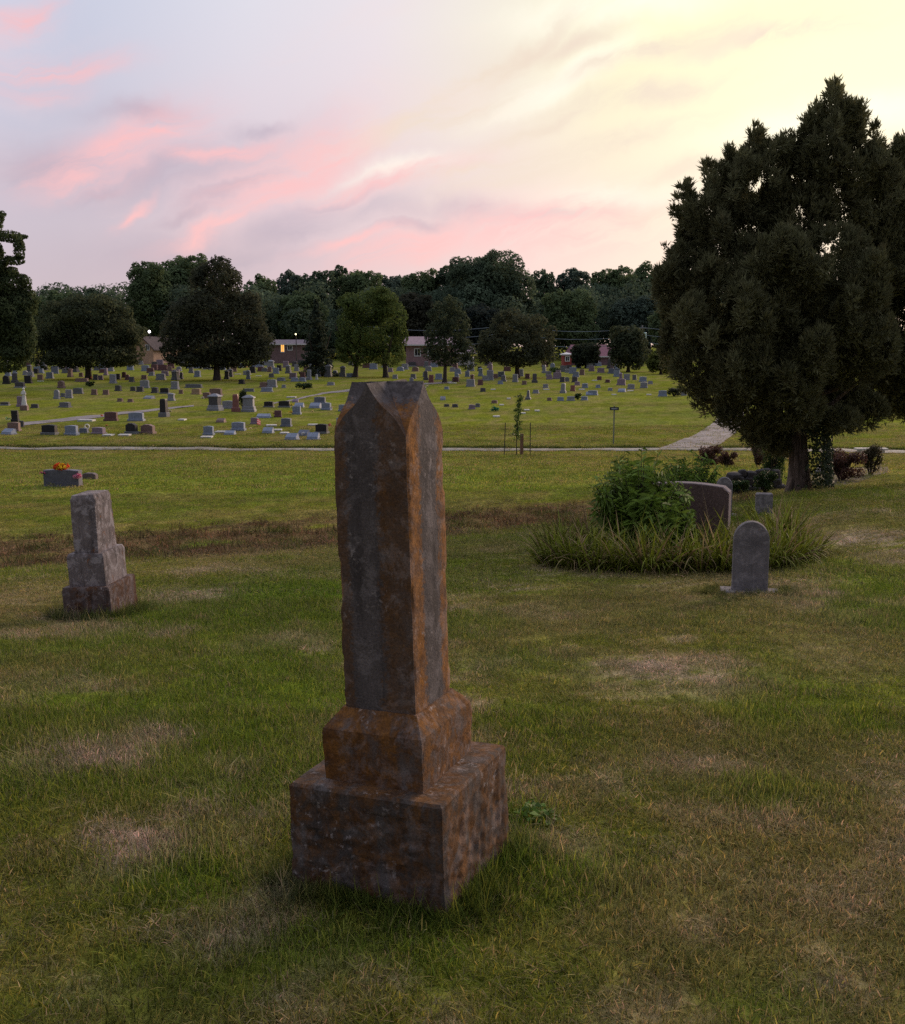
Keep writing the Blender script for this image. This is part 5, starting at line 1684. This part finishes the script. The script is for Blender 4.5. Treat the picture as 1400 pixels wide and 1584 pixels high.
def stone_mesh(root, ty, w, h, cn, big, name):
    """a headstone w wide and h tall; with parts when it is large enough to show them"""
    mt = M['st_' + cn]
    d = min(.16, w * .2)
    bh = min(.22 * h, .16)
    tb, bs = MB(), MB()
    hw = w / 2
    if ty in ('slab', 'tablet', 'serp', 'arch'):
        bs.bev([(-hw, -.15), (hw, -.15), (hw, bh), (-hw, bh)], -d * 1.4, d * 1.4, .015)
        iw = hw * .88
        z0 = bh - .002
        if ty == 'arch':
            pts = [(x, z0 + z) for x, z in arch_pts(iw * 2, h - z0, (h - z0) * .62, 10)]
        elif ty == 'serp':
            pts = [(-iw, z0), (-iw, h * .80)] + [(-iw + 2 * iw * t, h * (.80 + .2 * math.sin(math.pi * t) ** .7 - .05 * math.sin(3 * math.pi * t) ** 2)) for t in np.linspace(.08, .92, 11)] + [(iw, h * .80), (iw, z0)]
        elif ty == 'slab':
            pts = [(-iw, z0), (-iw, h * .94)] + [(-iw + 2 * iw * t, h * (.94 + .06 * math.sin(math.pi * t))) for t in np.linspace(.15, .85, 5)] + [(iw, h * .94), (iw, z0)]
        else:
            pts = [(-iw, z0), (-iw, h), (iw, h), (iw, z0)]
        tb.bev(pts, -d, d, min(.02, d * .3))
    elif ty == 'slant':
        bs.bev([(-hw, -.12), (hw, -.12), (hw, bh * .7), (-hw, bh * .7)], -d * 2, d * 2, .015)
        V = [(-hw * .9, -d * 1.7, bh * .7 - .002), (hw * .9, -d * 1.7, bh * .7 - .002), (hw * .9, d * 1.6, bh * .7 - .002), (-hw * .9, d * 1.6, bh * .7 - .002),
             (-hw * .9, -d * 1.5, h * .45), (hw * .9, -d * 1.5, h * .45), (hw * .86, d * .6, h), (-hw * .86, d * .6, h), (hw * .9, d * 1.4, h * .9), (-hw * .9, d * 1.4, h * .9)]
        tb.add(V, [(0, 1, 5, 4), (4, 5, 6, 7), (7, 6, 8, 9), (9, 8, 2, 3), (1, 2, 8, 6, 5), (3, 0, 4, 7, 9), (3, 2, 1, 0)])
    elif ty == 'column':
        bs.frustum([(-.15, hw, hw * .8), (h * .22, hw, hw * .8), (h * .25, hw * .85, hw * .68)])
        tb.frustum([(h * .249, hw * .72, hw * .58), (h * .93, hw * .66, hw * .54), (h, hw * .5, hw * .42)])
    elif ty == 'obelisk':
        bs.frustum([(-.15, hw, hw), (h * .2, hw, hw), (h * .24, hw * .8, hw * .8)])
        tb.frustum([(h * .239, hw * .66, hw * .66), (h * .88, hw * .42, hw * .42), (h, .01, .01)])
    elif ty in ('pedestal', 'capped'):
        bs.frustum([(-.15, hw, hw * .75), (h * .14, hw, hw * .75), (h * .17, hw * .88, hw * .66), (h * .30, hw * .88, hw * .66), (h * .32, hw * .8, hw * .6)])
        tb.frustum([(h * .319, hw * .74, hw * .56), (h * .80, hw * .74, hw * .56)])
    cap = None
    if ty in ('pedestal', 'capped'):
        cap = MB().frustum([(h * .799, hw * .78, hw * .6), (h * .83, hw * .92, hw * .7), (h * .87, hw * .88, hw * .66), (h, hw * .25, hw * .2)])
    if big:
        lightb = {'black': 'darkgrey', 'dark': 'grey'}.get(cn, cn)
        bs.build('base', M['st_' + lightb], root)
        tb.build('tablet' if not cap else 'die', mt, root)
        if cap:
            cap.build('cap', M['st_grey'] if ty == 'capped' else mt, root)
        return None
    mb = MB().add(bs.V, bs.F).add(tb.V, tb.F)
    if cap:
        mb.add(cap.V, cap.F)
    return mb.build(name, mt)


LAB = label_all(ST)
NAME = {'slab': 'headstone', 'serp': 'headstone', 'arch': 'headstone', 'tablet': 'headstone', 'slant': 'slant_headstone', 'column': 'pillar_headstone', 'pedestal': 'pedestal_monument', 'obelisk': 'obelisk', 'capped': 'pedestal_monument'}
GH = 'headstones of the cemetery across the road'
for i, (px, py, w, h, ty, cn) in enumerate(ST):
    p = at(px, py)
    q = mpp(p)
    rz = -.18 + rng.uniform(-.22, .22)
    big = w >= 12.5 or h > 20
    if big:
        o = empty(NAME[ty], p, rz)
        stone_mesh(o, ty, w * q, h * q, cn, True, NAME[ty])
    else:
        o = stone_mesh(None, ty, w * q, h * q, cn, False, NAME[ty])
        o.location = p
        o.rotation_euler = (rng.uniform(-.04, .04), rng.uniform(-.04, .04), rz)
    tag(o, LAB[i], 'headstone' if ty not in ('pedestal', 'capped', 'obelisk') else 'monument', GH)
FLI = [(px, py, w, 2, 'flat', 'pale') for px, py, w in FL]
LABF = label_all(FLI)
for i, (px, py, w, *_r) in enumerate(FLI):
    p = at(px, py)
    q = mpp(p)
    o = MB().bev([(-w * q / 2, -.08), (w * q / 2, -.08), (w * q / 2, .075), (-w * q / 2, .075)], -.28, .28, .012).build('flat_marker', M['st_pale'])
    o.location = p
    o.rotation_euler = (0, 0, rng.uniform(-.15, .15))
    tag(o, LABF[i], 'grave marker', 'flat pale grave markers')

# statue, wreaths, flag, flowers among the far graves
p = at(38, 635)
q = mpp(p)
R = empty('statue', p)
tag(R, 'small white robed statue on a pedestal beside a mauve headstone at far left', 'statue')
M['marble'] = plain('white_marble', (.60, .57, .55), .7, .12, 8)
MB().frustum([(-.1, 5.5 * q, 4 * q), (7 * q, 5.5 * q, 4 * q), (8 * q, 4 * q, 3 * q)]).build('pedestal', M['st_brown'], R)
mb = MB()
mb.frustum([(7.9 * q, 4.4 * q, 3 * q), (12 * q, 3.9 * q, 2.8 * q), (18 * q, 3.0 * q, 2.2 * q), (23 * q, 2.6 * q, 1.9 * q), (28 * q, 3.0 * q, 1.8 * q), (30.5 * q, 1.9 * q, 1.3 * q), (31.5 * q, .9 * q, .9 * q)], 12, 0, 1)
mb.ball((0, 0, 33.2 * q), 1.9 * q, 10, 7)
for s in (-1, 1):
    mb.tube([(s * 2.7 * q, 0, 29 * q), (s * 3.4 * q, -1.2 * q, 24.5 * q), (s * .8 * q, -2.8 * q, 25.5 * q)], [1.0 * q, .9 * q, .7 * q], 7)
mb.build('figure', M['marble'], R, smooth=True, sharp=50)

p = at(135, 668)
q = mpp(p)
R = empty('ring_wreath', p + np.array([0, 0, 8 * q]))
tag(R, 'white ring wreath on a small wire stand among the left graves', 'wreath')
pts = [(3.2 * q * math.cos(t), 0, 3.2 * q * math.sin(t)) for t in np.linspace(0, 2 * math.pi, 21)]
MB().tube(pts, 1.15 * q, 6).build('ring', plain('white_flowers', (.72, .68, .55), .9, .2, 20), R)
MB().tube([(-1.5 * q, .1, -9 * q), (-1 * q, .06, 3 * q)], .012, 4).tube([(1.5 * q, .1, -9 * q), (1 * q, .06, 3 * q)], .012, 4).build('stand', M['metal'], R)

p = at(765, 636)
q = mpp(p)
bouquet('teal green artificial wreath lying on the grass left of the sapling', p + np.array([0, 0, .05]), 6 * q, [(.02, .16, .09), (.03, .20, .12)], 620, 'wreath', 30, name='wreath')
p = at(400, 660)
q = mpp(p)
R = empty('small_flag', p)
tag(R, 'small pinkish red and white striped flag stuck beside a mauve stone', 'flag')
MB().tube([(-2.6 * q, 0, -.1), (-2.6 * q, 0, 12 * q)], .012, 5).build('stick', M['metal'], R)
for i in range(5):
    V, Fc = [], []
    for j in range(7):
        t = j / 6
        for s in (0, 1):
            V.append((-2.5 * q + t * 6 * q, .04 * math.sin(t * 5 + i * .3), (11.5 - 1.5 * (i + s) - 2.2 * t * t) * q))
    Fc = [(2 * j, 2 * j + 1, 2 * j + 3, 2 * j + 2) for j in range(6)]
    mk('stripe', V, Fc, M['petal'], R, col=np.tile((.55, .10, .14) if i % 2 == 0 else (.62, .45, .47), (len(V), 1)))
for i, (px, py, r, cl, lab) in enumerate([
        (451, 630, 3, [(.75, .55, .06)], 'yellow flowers right of the wider black slab stone'), (450, 641, 3, [(.8, .45, .02)], 'orange yellow flowers left of an upright blue grey stone'),
        (425, 643, 3, [(.3, .04, .06)], 'dark red flowers left of the dark red headstone'), (509, 662, 4, [(.55, .12, .16), (.4, .1, .1)], 'red flowers at the right top of the big black slab'),
        (388, 667, 2.4, [(.8, .7, .4)], 'tiny cream flowers right of the blue slab by the flag'), (314, 619, 3.2, [(.6, .55, .45)], 'pale flowers left of the dark capped pedestal'),
        (263, 640, 3.4, [(.6, .3, .35), (.7, .65, .6)], 'pink white flowers at the right side of the black pillar'), (13, 652, 4, [(.5, .6, .45), (.1, .4, .12)], 'green white flowers left of the black upright stone at far left'),
        (158, 647, 3, [(.7, .2, .15)], 'red flowers on the left end of the dark red slab'), (512, 634, 3, [(.7, .55, .45)], 'cream flowers right of the blue grey slab near the foreground monument'),
        (139, 587, 3.6, [(.65, .15, .06)], 'orange red flowers at the foot of the dark left tree'), (483, 640, 2.4, [(.75, .6, .3)], 'small yellow flowers alone on the lawn near the slate stones'),
        (470, 675, 3.2, [(.7, .7, .72)], 'white flowers between two low slant stones'), (380, 569, 3.6, [(.7, .3, .15)], 'orange flowers on a far grave right of the biggest cedar'),
        (166, 662, 2.6, [(.5, .25, .1)], 'brownish flowers right end of the mauve slab'), (661, 600, 2.4, [(.7, .6, .5)], 'pale flowers beside the red upright stone')]):
    p = at(px, py)
    q = mpp(p)
    bouquet(lab, p + np.array([0, -.05, .12]), r * q, cl, 640 + i, n=12)

# ------------------------------------------------------------------ grass and dead weeds
def tuft(name, n, spread, h, wid, lean, droop, seed):
    rng = np.random.default_rng(seed)
    a = rng.uniform(0, 6.28, n)
    r = np.sqrt(rng.random(n)) * spread
    P = np.stack([np.cos(a) * r, np.sin(a) * r, 0 * a - .006], 1)
    b_ = rng.uniform(0, 6.28, n)
    l = np.abs(rng.normal(0, lean, n))
    D = np.stack([np.cos(b_) * l, np.sin(b_) * l, np.ones(n)], 1)
    V, Fq, mm = blades(P, D, h * rng.uniform(.45, 1.25, n), wid * rng.uniform(.7, 1.3, n), rng, rng.uniform(.05, droop, n), 3)
    me = mk(name, V, Fq, M['grass'], extra={'shade': np.repeat(rng.random(n), mm)})
    COL.objects.unlink(me)
    return me


def scatter(name, label, src, P, rot, scl, colr, cat='grass'):
    """one object of instanced tufts"""
    me = bpy.data.meshes.new(name)
    me.vertices.add(len(P))
    me.vertices.foreach_set('co', np.asarray(P, float).ravel())
    a = me.attributes.new('col', 'FLOAT_COLOR', 'POINT')
    c = np.ones((len(P), 4))
    c[:, :3] = colr
    a.data.foreach_set('color', c.ravel())
    a = me.attributes.new('rot', 'FLOAT_VECTOR', 'POINT')
    a.data.foreach_set('vector', np.asarray(rot, float).ravel())
    a = me.attributes.new('scl', 'FLOAT_VECTOR', 'POINT')
    a.data.foreach_set('vector', np.asarray(scl, float).ravel())
    o = bpy.data.objects.new(name, me)
    COL.objects.link(o)
    ng = bpy.data.node_groups.new(name, 'GeometryNodeTree')
    ng.interface.new_socket('Geometry', in_out='INPUT', socket_type='NodeSocketGeometry')
    ng.interface.new_socket('Geometry', in_out='OUTPUT', socket_type='NodeSocketGeometry')
    N = ng.nodes
    gi, go = N.new('NodeGroupInput'), N.new('NodeGroupOutput')
    oi = N.new('GeometryNodeObjectInfo')
    oi.inputs[0].default_value = src
    ip = N.new('GeometryNodeInstanceOnPoints')
    ar, as_ = N.new('GeometryNodeInputNamedAttribute'), N.new('GeometryNodeInputNamedAttribute')
    ar.data_type = as_.data_type = 'FLOAT_VECTOR'
    ar.inputs[0].default_value, as_.inputs[0].default_value = 'rot', 'scl'
    lk = ng.links.new
    lk(gi.outputs[0], ip.inputs['Points'])
    lk(oi.outputs['Geometry'], ip.inputs['Instance'])
    lk(ar.outputs[0], ip.inputs['Rotation'])
    lk(as_.outputs[0], ip.inputs['Scale'])
    lk(ip.outputs[0], go.inputs[0])
    md = o.modifiers.new('scatter', 'NODES')
    md.node_group = ng
    tag(o, label, cat, kind='stuff')
    return o


def sample(y0, y1, dens, rng, kx=.50, mx=1.2):
    """random ground points inside the view wedge (a margin wider), dens per square metre"""
    n = int(dens * ((y1 ** 2 - y0 ** 2) * kx + 2 * mx * (y1 - y0)))
    t = rng.random(n * 2)
    y = np.sqrt(y0 ** 2 + t * (y1 ** 2 - y0 ** 2))
    x = rng.uniform(-1, 1, n * 2) * (kx * y + mx)
    return x[:n], y[:n]


def inside_stone(x, y):
    r = np.zeros(len(x), bool)
    for (cx, cy, yaw, w, d) in ((-.1516, 3.3069, -.4102, .25, .25), (-2.94, 8.94, -.12, .19, .25), (at(1159, 915)[0], at(1159, 915)[1], -.22, .26, .14)):
        ux = (x - cx) * math.cos(yaw) + (y - cy) * math.sin(yaw)
        uy = -(x - cx) * math.sin(yaw) + (y - cy) * math.cos(yaw)
        r |= (np.abs(ux) < w) & (np.abs(uy) < d)
    return r


def lawn(name, label, src_list, y0, y1, dens, s0, seed, vary=.3, hk=1.0, keep=None):
    rng = np.random.default_rng(seed)
    x, y = sample(y0, y1, dens, rng)
    ok = ~inside_stone(x, y)
    dry, lush, dead, n1, n2 = gfields(x, y)
    if keep is not None:
        ok &= keep(x, y, dry, lush, dead, rng)
    x, y, dry, lush, dead, n2 = x[ok], y[ok], dry[ok], lush[ok], dead[ok], n2[ok]
    z = zf(x, y)
    P = np.stack([x, y, z], 1)
    c = gcol(x, y) * rng.uniform(.72, 1.32, (len(x), 1))
    st = rng.random(len(x)) < .2
    c[st] = c[st] * .4 + np.array([.24, .175, .11]) * .6
    n = len(x)
    rot = np.stack([rng.normal(0, .10, n), rng.normal(0, .10, n), rng.uniform(0, 6.28, n)], 1)
    s = s0 * rng.uniform(1 - vary, 1 + vary, n)
    hgt = s * hk * (.62 + .55 * lush - .25 * dry) * (.6 + .75 * n2)
    scl = np.stack([s, s, hgt], 1)
    kk = rng.integers(0, len(src_list), n)
    for i, src in enumerate(src_list):
        m_ = kk == i
        scatter(name, label, src, P[m_], rot[m_], scl[m_], c[m_])


T_near = [tuft('grass_tuft', 52, .10, .070, .0030, .75, .7, 1), tuft('grass_tuft', 52, .10, .060, .0028, 1.2, .9, 2), tuft('grass_tuft', 40, .085, .085, .0027, .6, .9, 3)]
T_mid = [tuft('grass_tuft', 60, .19, .058, .0050, .8, .6, 4), tuft('grass_tuft', 60, .19, .05, .0050, 1.2, .8, 5)]
T_far = [tuft('grass_tuft', 46, .34, .055, .014, .7, .5, 6)]
T_weed = [tuft('weed_tuft', 34, .20, .26, .010, .7, .9, 7), tuft('weed_tuft', 34, .22, .20, .010, 1.0, 1.0, 8)]
lawn('grass', 'mown lawn grass with dry straw patches around the near monuments', T_near, 1.5, 5.2, 950, .92, 900, .35)
lawn('grass', 'mown lawn grass with dry straw patches around the near monuments', T_near, 5.2, 9.5, 420, 1.05, 901, .35, .8)
lawn('grass', 'lawn grass around the planted bed and the left monument', T_mid, 9.5, 17, 170, 1.0, 902, .35, .9)
lawn('grass', 'lawn grass beyond the ditch', T_mid, 17, 30, 60, 1.25, 903, .35, .8, keep=lambda x, y, d, l, de, r: de < .5)
lawn('grass', 'lawn grass on both sides of the road', T_far, 30, 62, 14, 1.2, 904, .35, .9, keep=lambda x, y, d, l, de, r: (np.abs(x) > 1e9) | True)
# dead weeds in the ditch
rng = np.random.default_rng(910)
x, y = sample(11, 30, 26, rng, .62, 2)
dry, lush, dead, n1, n2 = gfields(x, y)
ok = rng.random(len(x)) < dead * .9
x, y, n2 = x[ok], y[ok], n2[ok]
n = len(x)
c = np.array([.135, .086, .046]) * rng.uniform(.4, 1.5, (n, 1)) * (.5 + fbm(x * 1.3, y * 1.3, 0, 61, 3))[:, None]
gm = rng.random(n) < .12 + .5 * sst(.5, .65, fbm(x * .8, y * .8, 0, 66, 3))
c[gm] = np.array([.085, .098, .024])
s = rng.uniform(.7, 1.3, n)
kk = rng.integers(0, 2, n)
for i in (0, 1):
    m_ = kk == i
    scatter('dead_weeds', 'brown dead weeds filling the shallow ditch across the lawn', T_weed[i], np.stack([x, y, zf(x, y)], 1)[m_],
            np.stack([rng.normal(0, .2, n), rng.normal(0, .2, n), rng.uniform(0, 6.28, n)], 1)[m_], np.stack([s, s, s * (.12 + .75 * sst(.3, .7, n2))], 1)[m_], c[m_], 'weeds')
# long grass against the stone feet and along the far edge of the road
def ring(cx, cy, yaw, w, d, n, seed, spread=.05):
    rng = np.random.default_rng(seed)
    t = rng.uniform(-1, 1, n)
    sd = rng.integers(0, 4, n)
    o_ = np.abs(rng.normal(0, spread, n)) + .015
    ux = np.where(sd < 2, t * (w + .04), np.where(sd == 2, -(w + o_), w + o_))
    uy = np.where(sd < 2, np.where(sd == 0, -(d + o_), d + o_), t * (d + .04))
    return cx + ux * math.cos(yaw) - uy * math.sin(yaw), cy + ux * math.sin(yaw) + uy * math.cos(yaw)


T_long = tuft('grass_tuft', 26, .05, .17, .0045, .5, .8, 9)
X, Y, S = [], [], []
pa_ = at(1159, 915)
for (cx, cy, yaw, w, d, n, s) in ((-.1516, 3.3069, -.4102, .256, .259, 420, .62), (-2.94, 8.94, -.12, .2, .26, 260, .9), (pa_[0], pa_[1], -.22, .27, .14, 140, .6)):
    a, b_ = ring(cx, cy, yaw, w, d, n, int(n), .05 if n > 300 else .08)
    X.append(a); Y.append(b_); S.append(np.full(n, s))
X, Y, S = map(np.concatenate, (X, Y, S))
rng = np.random.default_rng(920)
n = len(X)
c = gcol(X, Y) * rng.uniform(.6, 1.25, (n, 1)) * .5 + np.array([.045, .085, .018]) * rng.uniform(.3, .7, (n, 1))
scatter('long_grass', 'longer uncut grass round the feet of the near stones', T_long, np.stack([X, Y, zf(X, Y)], 1), np.stack([rng.normal(0, .15, n), rng.normal(0, .15, n), rng.uniform(0, 6.28, n)], 1),
        np.stack([S, S, S * rng.uniform(.5, 1.2, n)], 1), c)
RU = np.array([p_[:2] for p_ in pu])
t = np.sort(rng.random(1900))
s_ = np.r_[0, np.cumsum(np.linalg.norm(np.diff(RU, axis=0), axis=1))]
X = np.interp(t * s_[-1], s_, RU[:, 0])
Y = np.interp(t * s_[-1], s_, RU[:, 1]) + np.abs(rng.normal(0, .5, len(t))) + .1
ok = ~((X > at(1012, 692)[0]) & (X < at(1104, 692)[0]))
X, Y = X[ok], Y[ok]
n = len(X)
scatter('verge_shadow_grass', 'longer grass along the far edge of the road, coloured dark as kerb shadow', T_far[0], np.stack([X, Y, zf(X, Y)], 1), np.stack([0 * X, 0 * X, rng.uniform(0, 6.28, n)], 1),
        np.stack([.9 + 0 * X, .9 + 0 * X, rng.uniform(1.6, 3.4, n)], 1), np.array([.035, .055, .012]) * rng.uniform(.7, 1.3, (n, 1)))  # kerb shadow painted in through the very dark green of these tufts
